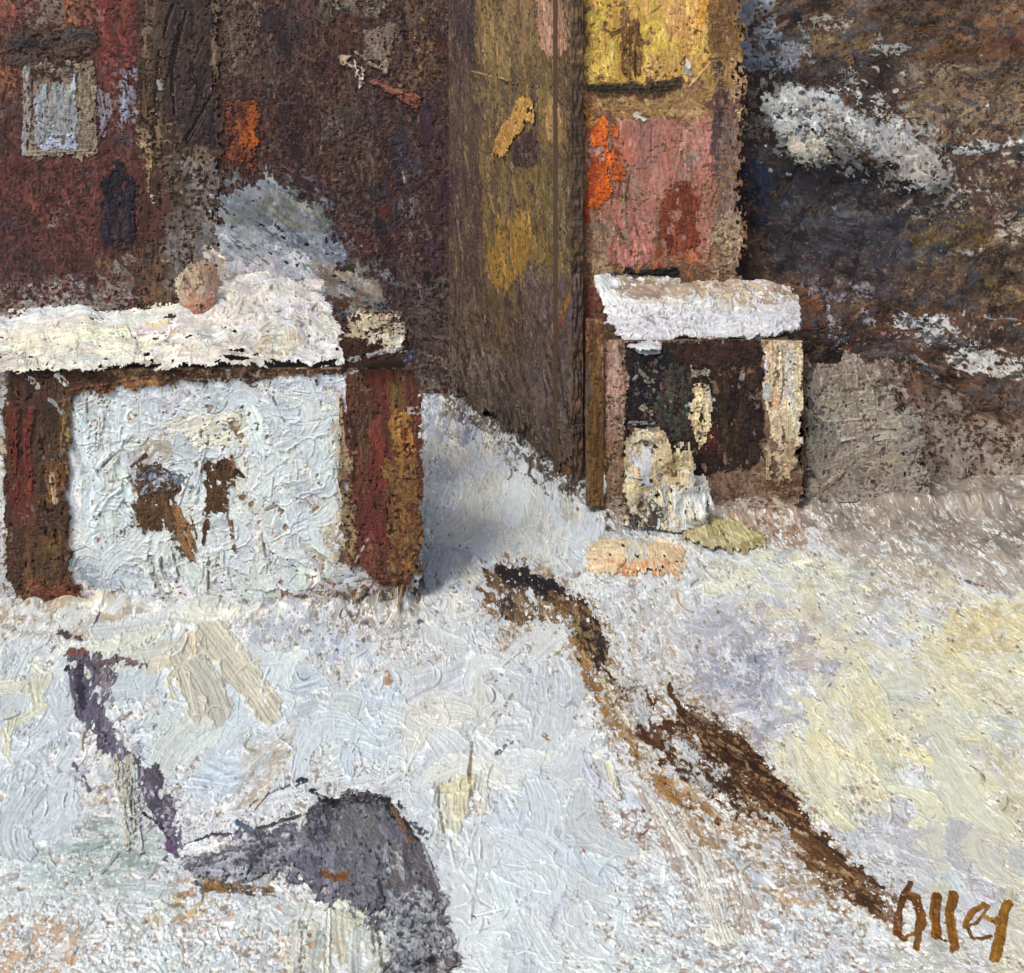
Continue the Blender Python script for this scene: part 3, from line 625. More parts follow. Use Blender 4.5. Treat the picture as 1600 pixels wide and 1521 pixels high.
fill(HS, '1330,88 1385,80 1405,100 1400,160 1360,178 1338,165', '38302e*2 443a38 2c2626 4e423c', 30, 9, 86, 10, 3.4, .12, 1.0, .94, edge=5)
fill(HS, '1350,72 1420,68 1418,85 1360,88', 'a8aaa4 b6b8b2 989a94', 16, 8, 5, 20, 2.2, .3, 2, .9)
fill(HS, '1310,105 1340,100 1345,130 1320,132', 'a8aaa6 b8bab4 8c8c88', 16, 9, 40, 30, 2.4, .15, 2, .92)
K(HS, '1375,145 1378,152', 7, 'b0aea4', .05, 2); K(HS, '1370,55 1385,80', 9, '9ca09c', .2, 1.6); K(HS, '1255,75 1262,60 1252,40', 12, '8c9088', .2, 1.6)
fill(HS, '1420,440 1700,430 1700,480 1500,490', '3a302c 4c3c30 2c2628', 34, 9, 5, 20, 1.2, .35, .6, .88, edge=14)
fill(HS, '1260,520 1420,520 1440,570 1280,575', '3c2c28 2e2426 4a342c', 30, 9, 10, 25, 1.2, .35, .6, .88, edge=12)
fill(HS, '1440,590 1700,596 1700,660 1480,660', '54443a 6a584a 463a36', 28, 8, 10, 25, 1.2, .38, .7, .86, edge=12)
fill(HS, '1190,-60 1700,-60 1700,640 1190,640', '2a282a 3c3e44 34302f 4c5056', 30, 8, -12, 30, .55, .45, .7, .85, edge=10, clot=.2)
fill(HS, '1400,640 1520,640 1700,690 1700,800 1400,800', '8e857a*2 9a9186 7e7468 a0988e', 26, 9, 50, 40, 1.6, .36, 1.0, .85, edge=14)
fill(HS, '1430,600 1520,610 1500,690 1420,690', '7c7268 8c8278 6a5c52', 22, 8, 50, 40, 1.6, .4, .9, .85, edge=12)
fill(HS, '1150,240 1300,250 1420,300 1440,380 1330,420 1200,420 1150,330', '27272b 323135 212024 3c3c42', 44, 12, -5, 25, 1.5, .28, .7, .9, edge=20)
fill(HS, '1150,250 1200,250 1200,360 1160,360', '343c54 3e465e 2a3046', 24, 8, 80, 20, 1.6, .3, .8, .88)
fill(HS, '1180,130 1330,140 1480,200 1500,300 1400,300 1260,260 1180,220', 'a4a6a6 b4b6b4 8c8c8a c0c2be', 20, 8, 25, 40, 1.6, .40, 1.8, .9, clot=.7, edge=20)
spots(HS, 1300, 190, 160, 90, 'c4c8c8 b0b4b4 d0d0cc', 260, 2, 6, 2.2)
fill(HS, '1240,430 1380,440 1360,475 1260,470', '7c7880 8e8a92', 10, 5, 10, 40, 1.0, .58, 1.4, .9, clot=.8)
build('hillside', HS, M_rock, None, 0.8)['kind'] = 'structure'

# ================================================================== houses at the back
def house(S, name, label, cat, Y, bulk, mat=None):
    x = S.O[0] + S.eu[0] * S.c * S.cu / 2; y = S.O[1] + S.eu[1] * S.c * S.cu / 2
    t = thing(name, (x, y, 0), label, cat)
    t['_'] = 0; del t['_']
    return t

# ---- red house ---------------------------------------------------
RH = front(-170, -70, 233, 630, 22.70, '5c3c36')
fill(RH, '-200,-80 240,-80 240,560 -200,560', '64403a*2 583733 6e4840 50332f', 40, 12, 88, 10, 2.0, .15, .6, .9, edge=-1)
fill(RH, '-200,-80 60,-80 45,35 -200,45', '8c5448 96604f 7c4840', 30, 11, 80, 20, 2.0, .2, .8, .88)
fill(RH, '45,-80 110,-80 100,40 40,45', '7c7066 8a7a6c 6c5c52 94857a', 30, 10, 40, 30, 1.8, .25, .9, .85)
fill(RH, '100,-20 155,-20 150,36 95,38', '8c5e40 9c6c48 7c5038', 24, 9, 60, 30, 1.8, .25, .8, .85)
fill(RH, '150,-80 215,-80 212,110 150,90', '7a3c36 6e3632 86463e 74423a', 40, 12, 82, 8, 2.2, .15, .8, .9)
fill(RH, '150,80 212,80 214,130 160,130', '7c443c 8a5248 6c3c36', 24, 9, 75, 20, 1.6, .25, .8, .85)
fill(RH, '-200,160 40,140 40,250 -200,260', '52403e 5e4844 4a3836', 40, 12, 88, 10, 1.6, .2, .6, .85)
fill(RH, '-10,100 38,100 38,155 0,155', '8e6044 9c6c4a 7c5440', 24, 9, 80, 15, 1.6, .28, .8, .85)
fill(RH, '-200,250 210,260 210,330 -200,340', '6c403a 78483e 603834', 34, 12, 85, 14, 1.6, .2, .7, .85)
fill(RH, '60,300 160,280 150,380 50,380', '74443c 683c36 7e5046', 30, 11, 80, 15, 1.4, .22, .7, .85)
fill(RH, '-200,330 40,330 60,460 -200,470', '52383a 5c4040 483234', 40, 12, 85, 12, 1.6, .2, .6, .85)
fill(RH, '-200,420 240,410 240,470 -200,470', '5c4644 503c3c 6a504a', 40, 11, 5, 20, 1.5, .25, .6, .85)
fill(RH, '150,400 240,380 240,470 150,470', '6e5040 7c5c44 5c4238', 24, 9, 70, 30, 1.4, .28, .7, .85)
fill(RH, '-60,445 240,440 240,500 -60,500', '8c8078 9a9088 a8a09a 6c6058', 22, 9, 0, 30, 1.8, .42, .9, .85)
fill(RH, '35,440 140,430 135,490 30,490', 'a4a09e b0adab 8c8680', 20, 9, -10, 40, 1.6, .42, 1.0, .85)
fill(RH, '75,330 110,310 110,345 70,360', '94807a 84706a', 18, 7, -40, 20, 1.4, .4, .8, .8)
fill(RH, '178,105 212,100 215,195 185,195', '969cae 8a8c9c a6a8b4 7a7078', 18, 7, 75, 25, 2, .3, 1.1, .88)
K(RH, '196,190 193,150 200,120', 8, 'a9b6cc', .2, 1.4); K(RH, '190,196 196,168', 7, 'a4b0c8', .1, 1.3)
K(RH, '155,148 163,190 160,210', 14, '8c90a0', .15, 1.6); K(RH, '168,150 172,186', 10, '9494a0', .15, 1.4); K(RH, '160,210 180,172', 6, '4c3430', .2, .8)
K(RH, '185,215 205,222', 14, '4a4650', .3, .8)
K(RH, '40,262 130,268 170,258', 5, '46302c', .25, .6)
K(RH, '-10,190 15,222', 4, '2e2628', .1, .4)
spots(RH, 110, 320, 120, 120, '8c5c4c 9a6c58', 90, 2, 5, .9)
fill(RH, '-200,250 240,260 240,470 -200,470', '3c3032 463838 302628', 20, 5, 85, 25, .9, .55, .6, .8, clot=.1)
fill(RH, '-200,-80 240,-80 240,250 -200,250', '4c3a36 3c2e2e 8a6a5c', 18, 5, 85, 25, .7, .58, .7, .8, clot=.1)
fill(RH, '180,400 240,380 240,500 120,500', '8a8680 7c7670', 20, 7, 40, 30, 1.0, .5, .7, .8, edge=14, clot=.3)
crust(RH, 0, 0, 230, 460, 60, 1.8)
t = thing('red_house', (-6.2, 22.7, 0), 'dark red house front with one pale shuttered window behind the white hut', 'house')
build('wall', RH, M_wall, t, 2.0)
LB = Overlay(RH, (-20, 20, 175, 115), 3.0, '4a3e3a')
fill(LB, '14,45 100,42 150,36 152,75 120,92 60,98 8,100', '40363a 4c4040 362e30 54463e', 50, 12, 0, 8, 3, .05, 1.0, .95)
fill(LB, '70,62 140,60 140,95 75,92', '5c4a3a 504034', 24, 7, 0, 15, 1.2, .3, .8, .8)
build('lintel', LB, M_dark, t)
WF = Overlay(RH, (20, 85, 175, 265), 2.6, '8a7e70')
fill(WF, '36,98 152,92 152,246 38,250', '8a7c6e*2 7a6c60 988c7e 84745f', 40, 10, 85, 12, 3.2, .05, 1.2, .95, edge=3)
fill(WF, '122,118 152,105 153,240 124,238', '8c8470 7c7460 9a927c 6c5e4c', 30, 7, 88, 8, 2.4, .15, 1.2, .9)
fill(WF, '48,102 120,100 118,120 60,128 45,125', '3c2e2a 4c3a32 5c4a3c', 26, 8, -4, 10, 2.4, .1, .8, .92)
K(WF, '40,240 150,236', 8, 'a09484', .1, 2); K(WF, '42,108 40,180 38,240', 8, 'a4a4a4', .1, 2); K(WF, '50,128 52,175 47,215', 4, '3c3838', .2, .4)
K(WF, '118,130 124,108 138,100', 5, '3c302a', .1, .8); K(WF, '125,108 145,98', 8, '8e7c62', .1, 2)
wf = build('window', WF, M_wall, t)
WP = Overlay(RH, (45, 115, 130, 250), 4.2, '98a0a8')
fill(WP, '55,132 120,128 122,236 70,240 55,215', '989ea6*2 8a9098 a6abae 94988e', 34, 9, 88, 8, 3.4, .04, 1.0, .95, edge=3)
fill(WP, '72,140 108,140 105,200 70,200', '8c908c 9a9c94 a2a49c', 34, 8, 88, 6, 1.6, .2, .8, .85)
fill(WP, '65,208 120,205 120,236 72,240', 'b2bcd0 a4b0c4 c0c8d4', 18, 7, 0, 30, 2.4, .15, 1.6, .92)
K(WP, '88,215 102,212 100,222', 5, '6a5a48', .1, 1.2); K(WP, '78,238 115,232', 3, '5c6480', .2, .6)
K(WP, '114,108 117,140', 8, 'b0b4ba', .1, 1.6)
build('pane', WP, M_wall, t).parent = wf
DB = Overlay(RH, (145, 245, 225, 400), 2.2, '302c34')
fill(DB, '172,262 190,258 205,275 213,300 212,375 160,380 155,330 155,282', '2c2830*2 383038 24222a 403438', 34, 11, 88, 10, 3.2, .08, .8, .94, edge=4)
fill(DB, '150,380 215,370 215,395 150,395', '3c2c30 4a3634', 20, 8, 80, 20, 1.2, .4, .6, .8)
build('shutter', DB, M_dark, t)

# ---- brown timber house ------------------------------------------
BB = front(212, -70, 350, 634, 22.675, '46382f')
fill(BB, '200,-80 350,-80 350,560 200,560', '4c3e36*2 40342e 5a4a3e 463a36', 60, 9, 90, 4, 2.6, .12, .9, .92, edge=-1)
fill(BB, '212,-80 262,-80 255,230 225,220', '62523f 564636 6e5c48 4c3e34', 60, 8, 90, 5, 2.0, .2, .9, .88)
fill(BB, '265,-80 335,-80 340,230 320,250 270,235', '3a3030 443836 322a2c 4c3e3a', 60, 10, 88, 6, 2.0, .12, 1.0, .9)
fill(BB, '330,-80 347,-80 347,130 332,125', '7a6a58 8a7862 6a5a4a', 40, 6, 90, 4, 2.2, .18, 1.4, .9)
fill(BB, '265,120 325,140 330,235 285,232', '3c3434 463c3a 342c2e', 40, 12, -60, 20, 1.4, .15, 1.0, .85)
fill(BB, '250,240 346,235 346,460 250,460', '5c4e44*2 6a5a4c 504238 74665a', 30, 9, 80, 20, 2.0, .22, .8, .88)
fill(BB, '212,250 262,260 262,380 212,380', '5c3a34 684238 50332e', 30, 9, 85, 15, 2, .2, .7, .88)
fill(BB, '212,380 280,380 280,480 212,480', '6a5240 7a5c44 584438', 26, 8, 75, 20, 1.8, .25, .7, .85)
fill(BB, '260,330 346,320 346,470 270,470', '70665e 7e746c 605650 8c847a', 28, 8, 70, 25, 1.8, .28, .8, .85)
fill(BB, '285,232 330,230 335,260 310,300 290,260', '8c7c64 9c8c72 7a6a56', 16, 6, 80, 30, 1.6, .4, 1.4, .88)
K(BB, '300,100 298,118 305,125 308,145', 9, '181414', .05, .4); K(BB, '312,140 304,165 298,180', 4, '201a1a', .1, .4)
for q in ('280,40 262,120', '290,20 268,110 272,180', '318,60 300,100', '312,190 292,225', '248,80 242,160 250,200', '255,60 262,30 270,10', '330,150 290,220'):
    K(BB, q, 5, '161110', .1, -1.0, .9); K(BB, ' '.join(f'{float(p.split(",")[0])+4},{p.split(",")[1]}' for p in q.split()), 2.5, '6a5c50', .15, 1.6, .8)
for q, w, c in (('212,205 232,215', 14, 'a08a68'), ('206,215 225,228', 10, 'b09a7c'), ('232,235 234,262', 9, 'c0a070'), ('236,220 246,250', 6, '8c7458'), ('236,172 245,180', 9, 'a07858'),
                ('246,205 250,240', 5, '9c8660'), ('233,262 232,300', 5, 'a08a68'), ('238,308 240,316', 7, 'd0c4a4'), ('250,128 252,138', 8, 'a8b0b4'), ('245,155 250,215', 5, '8c7a60')):
    K(BB, q, w, c, .1, 2.6)
for q in ('240,235 244,255', '222,185 240,200', '244,182 240,215', '248,290 250,320'): K(BB, q, 6, '1c1614', .1, .4)
spots(BB, 240, 220, 30, 70, '9c8664 8c7454 b09c78', 60, 2, 6, 1.8)
t = thing('timber_house', (-4.4, 22.67, 0), 'narrow dark brown timber house front with cracked upright boards beside the red house', 'house')
fill(BB, '270,250 350,240 350,480 250,480', '7c7c7c 8c8c8c 6c6a68', 22, 7, 50, 30, 1.0, .48, .8, .82, edge=14, clot=.3)
fray(BB, left=9, right=12)
build('wall', BB, M_dark, t)

# ---- maroon house ------------------------------------------------
MH = front(330, -70, 770, 618, 22.72, '4e3834')
fill(MH, '320,-80 780,-80 780,640 320,640', '523c36*2 463230 5a423a 4c3a38', 40, 11, 86, 14, 2.2, .15, .6, .9, edge=-1)
fill(MH, '340,-80 412,-80 405,60 380,110 345,120', '6c5a4c 7c6a58 5c4c42 86755f', 40, 10, -60, 14, 2.2, .15, .9, .9)
fill(MH, '345,30 400,20 395,120 350,150', '5c4c44 504040 6a5a4c', 40, 9, -55, 14, 1.6, .2, .9, .85)
fill(MH, '395,-80 412,-80 412,30 398,60', '8a7468 96806f', 30, 6, 80, 8, 1.6, .25, 1.2, .85)
fill(MH, '406,15 425,12 440,50 405,55', '262426 302c2e 1e1c20', 20, 8, 70, 30, 2, .15, .8, .9)
fill(MH, '410,-80 500,-80 500,60 415,70', '5c4440 503a38 684c46 463434', 50, 8, 88, 5, 2.0, .15, .8, .9)
fill(MH, '495,-80 620,-80 620,20 500,22', '948878 a49886 847868 70624f', 30, 8, 88, 10, 2.0, .2, 1.0, .88)
K(MH, '520,12 555,12 590,18', 10, '8e9484', .2, 1.2); K(MH, '560,22 600,28 620,45', 5, '948a78', .25, 1.0)
fill(MH, '500,22 560,22 560,80 500,90', '624230 6e4a34 563a2e', 34, 10, 70, 15, 2, .2, .6, .88)
fill(MH, '600,0 680,-10 680,60 620,60', '6a5640 786248 5a4838', 34, 8, 85, 8, 1.8, .2, .8, .88)
fill(MH, '620,40 680,40 690,130 620,120', '6a4c38 7a5a42 5a3e32 86684c', 22, 7, 80, 20, 2, .28, .9, .85)
spots(MH, 645, 90, 32, 60, 'a48258 b89468 94724e', 90, 2, 6, 1.4)
spots(MH, 628, 55, 20, 20, '968a88 a49896', 30, 2, 6, 1.2)
fill(MH, '400,80 560,80 560,240 400,240', '50382f 463230 5c4034', 40, 11, 75, 20, 1.8, .2, .6, .88)
fill(MH, '400,60 480,60 470,120 400,110', '54423e 4a3a3a', 40, 9, 88, 8, 1.4, .2, .6, .85)
fill(MH, '560,140 680,150 660,200 575,190', '44343a 4e3c3c 3a2e34', 30, 10, 30, 15, 1.8, .2, .6, .88)
fill(MH, '570,165 650,170 650,210 560,200', '4c4648 565052 423a3e', 30, 10, 60, 15, 1.4, .25, .6, .85)
fill(MH, '620,200 760,160 760,340 640,340', '4e3838*2 443030 583e3a 523c44', 34, 10, 80, 15, 2, .18, .6, .88)
fill(MH, '615,220 660,230 655,300 610,280', '444856 505462 3a3c48', 24, 8, 70, 20, 1.8, .25, .6, .85)
fill(MH, '500,170 540,170 540,240 500,250', '70665e 807870 605450', 24, 7, 80, 20, 1.5, .35, .8, .82)
fill(MH, '550,190 610,190 600,300 555,300', '50403a 5a4a40 463834', 36, 8, 85, 10, 1.8, .2, .9, .88)
K(MH, '556,250 562,225 580,222', 5, '847258', .2, 1.4); K(MH, '560,255 568,228', 3, '7a684e', .2, 1.2); K(MH, '575,225 585,260 585,320', 3.5, '7c6a58', .25, 1.2); K(MH, '568,240 566,330', 3, '705e50', .25, 1)
fill(MH, '590,200 620,230 620,400 590,380', '54241e 60281e 48201e', 34, 9, 88, 8, 1.6, .28, .7, .85)
fill(MH, '590,315 612,320 610,350 590,345', '84301a 94381e', 20, 8, 85, 15, 1.6, .2, .8, .88)
fill(MH, '533,245 550,240 552,285 535,290', '84462a 94522e 704030', 20, 7, 85, 15, 1.8, .25, .8, .85)
fill(MH, '345,250 560,250 600,420 480,400 420,300', '4c3630 423030 563c34', 36, 11, 70, 20, 1.6, .2, .6, .88)
fill(MH, '505,290 600,290 600,370 520,380', '40343a 4a3a3a 383034', 30, 10, 80, 15, 1.5, .22, .6, .85)
fill(MH, '550,355 640,350 640,410 560,410', '5a2c24 4e2a26 663428', 26, 9, 60, 30, 1.8, .25, .7, .85)
E(MH, 645, 340, 26, 34, '6a6464 7a7474 5c5658 8a8684', dens=1.4, dry=.42, L=18, w=7)
K(MH, '630,322 634,330', 6, 'b0b2b2', .1, 1.6)
fill(MH, '560,400 760,380 760,560 600,540', '48383a*2 403234 523e3c 3a3034', 40, 12, 40, 30, 1.9, .18, .6, .9)
fill(MH, '640,430 760,440 760,510 650,510', '50474a 5c5254 443c40', 34, 9, 10, 25, 1.4, .3, .6, .82)
fill(MH, '640,510 770,520 770,570 650,550', '48342a 54402f 3e2c26', 34, 10, 20, 15, 1.8, .2, .6, .88)
fill(MH, '620,550 770,555 770,620 640,620', '80746a 70645a 8e8278', 34, 10, 10, 15, 1.8, .28, .6, .85)
K(MH, '625,240 632,247', 2.5, 'd0ccc4', .1, 1.2); K(MH, '628,262 632,285', 4, 'cfcfca', .2, 1.2); K(MH, '600,240 625,250', 2, 'c8c0b4', .3, .9)
K(MH, '655,440 658,475', 4.5, 'a8aeb6', .05, 1.4); K(MH, '667,430 672,445', 11, '1c181a', .05, .6); K(MH, '610,440 650,450', 6, '6a6a70', .35, .8)
spots(MH, 570, 260, 200, 220, '8a6a50 9c7c5c 7c5c48', 260, 1.6, 4, .9)
spots(MH, 550, 320, 210, 220, '2a2022 302426', 200, 2, 5, .4)
fill(MH, '345,-80 760,-80 760,600 345,600', '2c2426 3a3032 241e22', 24, 5, 84, 25, 1.1, .55, .6, .8, clot=.1)
fill(MH, '345,-80 760,-80 760,600 345,600', '6c605a 5c504c 7a6a5c', 16, 4, 84, 30, .5, .62, .9, .75, clot=.1)
fill(MH, '640,430 780,430 780,600 640,600', '5c5652 4c4644 6e6862 3c3432', 26, 8, 15, 20, 1.4, .4, .7, .85)
for q, c in (('440,120 505,110 500,330 450,320', '3a2e32 443438 30282c'), ('600,190 650,200 640,420 595,400', '3a3840 44424c 302c34'), ('660,150 745,140 750,420 670,430', '46343e 3c2c36 523c44'), ('500,140 560,150 550,270 505,260', '5c504a 685c54 4c423e'), ('400,10 480,0 470,110 405,120', '40363a 352d31 4c4244')):
    fill(MH, q, c, 60, 13, 87, 7, 1.3, .25, .8, .85, edge=16, clot=.1)
fill(MH, '345,270 470,255 540,310 600,410 640,480 560,520 345,500', '6c7078 5c6066 7c8084 4c4a4c', 26, 7, 30, 25, 1.1, .48, .7, .82, edge=22, clot=.2)
crust(MH, 345, 0, 750, 560, 140, 1.5)
t = thing('maroon_house', (-2.2, 22.7, 0), 'wide maroon-brown house front with a small orange-lit window and a pale attic vent', 'house')
build('wall', MH, M_wall, t, 2.2)
OWn = Overlay(MH, (335, 140, 430, 310), 1.8, '8a4a2c')
fill(OWn, '352,165 408,155 412,265 350,275', '643e32 744432 7e4a34 56362e', 40, 10, 86, 8, 2.8, .2, .7, .85, edge=12)
E(OWn, 390, 200, 18, 34, '98542e a65c30 84482c', dens=2.0, dry=.25, a=10)  # window glow painted in as orange colour
K(OWn, '392,190 398,222', 9, 'c06a2a', .25, 1.0); K(OWn, '398,160 393,200', 7, 'ac5a2c', .25, 1)
build('window', OWn, M_wall, t)
GP = Overlay(MH, (520, 20, 640, 180), 2.4, '7c6c60')
fill(GP, '556,40 615,34 618,70 605,115 590,115 575,95 555,80', '7c7062 8a7e70 6e6256 827468', 44, 11, 84, 12, 3, .08, 1.0, .94, edge=4)
K(GP, '556,82 580,100 605,112', 5, '90846f', .2, 1.6)
fill(GP, '522,83 545,85 572,105 568,125 560,135 545,110', 'c4b4a0 b09c88 d4ccc0 9c8a78', 16, 7, 50, 30, 2.4, .2, 2.0, .92)
K(GP, '566,118 562,138', 5, 'e0dede', .05, 2)
build('attic_vent', GP, M_wall, t)
AW = Overlay(MH, (560, 110, 690, 185), 3.4, '8a5a4c')
fill(AW, '575,120 600,125 635,142 660,150 655,168 645,172 615,150 580,132', '8c5c4c 7c4e42 9a6a58 70483e', 34, 8, 22, 8, 3, .08, 1.2, .94, edge=3)
K(AW, '605,152 650,141', 2.5, '241c20', .05, .6); K(AW, '615,150 650,174', 3, '2a1e20', .1, .5); K(AW, '580,128 640,150', 4, 'a07060', .15, 1.6)
build('porch_roof', AW, M_wall, t)

# ---- olive gable: a wall that runs forward towards the small hut -----
def gp(px, py):
    Y = H * FOC / (py + HOR); return np.array([(px - CX) * Y / FOC, Y, 0])
a0, a1 = gp(694, 610), gp(893, 755)
du = (a1 - a0); lu = float(np.hypot(du[0], du[1])); du /= lu
topz = 6.3
OW = Plane((a0[0], a0[1], topz), du, (0, 0, -1), lu, topz + 0.05, 21, '5c4c3e'); OW.gain = .9
fill(OW, '690,-90 900,-90 900,800 690,800', '5c4c3c*2 50423a 685640 564844', 50, 11, 86, 10, 2.2, .15, .7, .9, edge=-1)
fill(OW, '738,-80 900,-80 900,140 740,135', '74603c*2 6a5838 806a44 5f5038', 50, 12, 86, 10, 2.2, .12, .7, .9)
fill(OW, '835,-80 888,-80 886,95 850,85 835,60', '92705c*2 866650 9c7c68', 50, 14, 84, 8, 2.2, .08, .9, .92)
fill(OW, '795,-80 840,-80 840,80 800,90', '7e6848 8a7250 746044', 44, 12, 84, 8, 1.8, .12, .7, .88)
fill(OW, '700,-80 742,-80 745,120 705,130', '382f33 302a30 443638 4c3c3a', 40, 10, 88, 8, 2.4, .14, .7, .92)
fill(OW, '700,90 760,100 750,250 700,250', '504038 5c4a3c 46383a', 40, 10, 86, 10, 1.8, .2, .6, .88)
fill(OW, '740,120 895,118 895,170 745,165', '5e543e 544a3a 6a5e46', 34, 10, 10, 20, 1.8, .2, .7, .88)
K(OW, '738,112 775,121 795,125', 3.5, 'a89468', .15, 1.6); K(OW, '785,100 800,130 830,140', 3, 'a08c60', .15, 1.5); K(OW, '790,130 838,136', 5, '241f18', .1, .5); K(OW, '770,118 800,133', 3, '342a20', .2, .5)
fill(OW, '835,150 895,150 890,250 840,215', '7c6444 8c7250 6c5a40', 34, 11, 84, 12, 1.8, .15, .7, .88)
E(OW, 862, 190, 20, 24, '8c6a46 9c7850', dens=1.6, dry=.18)
fill(OW, '748,262 895,250 895,420 748,430', '5e4a30*2 6a5436 524232 74603c', 50, 11, 86, 10, 2.2, .15, .6, .9)
fill(OW, '850,280 895,270 893,430 860,430', '68624e 5a5446 766e56', 40, 9, 86, 8, 1.6, .22, .7, .85)
fill(OW, '862,270 885,265 885,320 865,320', '5c6468 4e5256', 30, 8, 86, 10, 1.4, .28, .6, .82)
fill(OW, '755,360 838,350 830,440 770,450', '7e622e 8a6c36 705629 604a2a', 44, 12, 84, 10, 2, .16, .6, .9)
fill(OW, '690,250 752,250 760,470 690,470', '48363a 523c3a 3e3034', 40, 10, 86, 10, 1.8, .18, .6, .88)
fill(OW, '735,270 752,265 752,300 735,310', '2e2826 3a322e', 20, 6, 86, 10, 1.4, .2, .4, .85)
fill(OW, '800,410 895,420 900,560 800,570', '5e5052*2 544648 6a5c5c 4c4040', 40, 10, 84, 14, 2, .18, .6, .9)
fill(OW, '750,450 820,440 825,620 745,600', '503e34 5c4838 463630 64502f', 44, 11, 84, 12, 2, .18, .6, .9)
fill(OW, '868,490 890,455 898,462 880,500', '8a6428 9c7434', 26, 7, -62, 6, 2.2, .15, 1.0, .9)
fill(OW, '855,520 880,490 885,500 865,530', '74331f 842f1c', 20, 7, -60, 8, 2, .25, .7, .85)
fill(OW, '700,560 880,560 895,760 700,640', '50443e*2 463a38 5c504a 6a5e56', 40, 11, 60, 25, 2, .18, .6, .9)
fill(OW, '820,560 893,560 893,700 840,690', '5c5452 68605e 50484a', 40, 10, 70, 20, 1.6, .2, .6, .88)
fill(OW, '690,540 780,545 790,620 700,610', '6e6256 7a6e62 5c5046', 34, 10, 25, 15, 1.6, .25, .6, .86)
K(OW, '805,632 835,660 862,675', 6, 'a89878', .3, 1.6); K(OW, '815,650 850,678', 4, 'b8a888', .3, 1.4)
fill(OW, '876,-80 900,-80 900,430 884,430', '463a30*2 3c322a 54463a 5c4636', 50, 8, 88, 5, 2.0, .2, .8, .9)
fill(OW, '700,-80 895,-80 895,760 700,640', '54463a 463c30 7c6a4c', 30, 6, 86, 12, .4, .55, .6, .8, clot=.1)
fill(OW, '690,560 800,600 895,700 895,760 690,640', '4a3f3a 3c3430 5c5450', 34, 10, 50, 25, 1.4, .3, .6, .88)
fill(OW, '835,-80 884,-80 882,92 850,85 835,60', 'a07c68*2 94705c ac8a78', 50, 14, 84, 8, 1.6, .12, .9, .92, edge=8)
fill(OW, '748,130 890,120 890,430 752,430', '6e5c38*2 7c6840 605030 84744c', 44, 10, 84, 14, 1.1, .3, .7, .86, edge=12, clot=.2)
fill(OW, '745,-80 800,-80 800,120 745,115', '84704a 907a52 786444', 44, 11, 84, 10, 1.2, .25, .7, .88, edge=10)
fill(OW, '760,340 840,330 830,440 765,450', '94722f a07c3c 846630', 44, 11, 84, 10, 1.2, .28, .7, .88, edge=12)
fill(OW, '840,150 888,150 885,235 845,215', '967850 a4855c', 34, 10, 80, 14, 1.2, .25, .8, .86, edge=8)
fill(OW, '690,470 893,500 893,760 690,640', '3a302c 463a34 2e2624', 34, 9, 60, 25, .8, .45, .6, .85, edge=10, clot=.2)
spots(OW, 800, 300, 80, 260, 'a48c5c 8c7648', 160, 1.6, 4, .9)
crust(OW, 745, 0, 890, 700, 60, 1.3)
t = thing('olive_house', ((a0[0] + a1[0]) / 2, (a0[1] + a1[1]) / 2, 0), 'olive brown gable wall with a slanting ochre brace, running down towards the small hut', 'house')
fray(OW, bottom=30)
build('wall', OW, M_wall, t, 0.16)
BRc = Overlay(OW, (755, 130, 860, 275), 4.0, '9c7844')
fill(BRc, '832,150 838,185 805,215 790,250 772,252 770,228 790,190 812,155', 'a88248*2 b89054 987440 c09c60', 60, 11, -58, 5, 3.4, .05, 1.2, .95, edge=3)
build('brace', BRc, M_wall, t)
DW = Overlay(OW, (785, 190, 860, 280), 2.0, '3c302e')
fill(DW, '800,225 830,204 845,225 848,245 835,258 802,262', '40322f 4a3834 362a2a 54443c', 26, 9, 70, 20, 3, .1, .8, .94, edge=3)
build('vent', DW, M_dark, t)
# ---- yellow house ------------------------------------------------
YH = front(880, -70, 1168, 742, 19.95, '8a6a4c'); YH.gain, YH.sat = .92, 1.02
fill(YH, '870,-80 1170,-80 1170,740 870,740', '6a4e40 74584a 5c443a', 44, 11, 86, 10, 1.8, .15, .6, .9, edge=-1)
fill(YH, '912,-80 1112,-80 1112,128 914,135', 'b8984c*2 ae8e48 c2a356 b49055', 50, 15, 84, 10, 2.6, .05, 1.0, .94, edge=3)
fill(YH, '915,-20 960,-20 960,40 918,50', 'c0a64e c8ae58 b49a48', 34, 13, 84, 12, 2, .1, 1.0, .9)
fill(YH, '918,50 968,45 966,125 918,128', 'c4aa54 b89c4c ccb460 a88a48', 30, 10, 84, 12, 2, .15, 1.2, .9)
fill(YH, '1000,40 1060,20 1050,90 1020,105 1002,90', 'c2a850 b89e48 c8b05c', 40, 16, -60, 12, 2, .08, 1.0, .9)
fill(YH, '1010,85 1075,60 1100,120 1010,126', 'bc9c58 b09050 c6a868 a6844e', 34, 9, 82, 10, 2, .15, 1.3, .9)
fill(YH, '1020,-80 1085,-80 1085,70 1040,60', 'b88f56 c09860 aa844e', 44, 12, 84, 8, 2, .1, 1.0, .9)
fill(YH, '1084,-80 1106,-80 1102,40 1088,60', 'c08838 cc9440 b47c34', 40, 9, 88, 5, 2.4, .1, 1.0, .92)
fill(YH, '1085,40 1110,30 1108,100 1088,105', 'b08c50 9c7c48 bc9c60', 30, 8, 86, 8, 1.6, .2, 1, .86)
fill(YH, '1104,-80 1168,-80 1168,90 1106,100', '6c5230*2 785c36 5e4630 846840', 44, 9, 88, 6, 2.4, .14, .8, .92)
fill(YH, '1100,85 1168,85 1168,150 1090,150', '8c7048 7c6240 9c8054 a88e66', 24, 8, 60, 30, 2, .2, 1.0, .88)
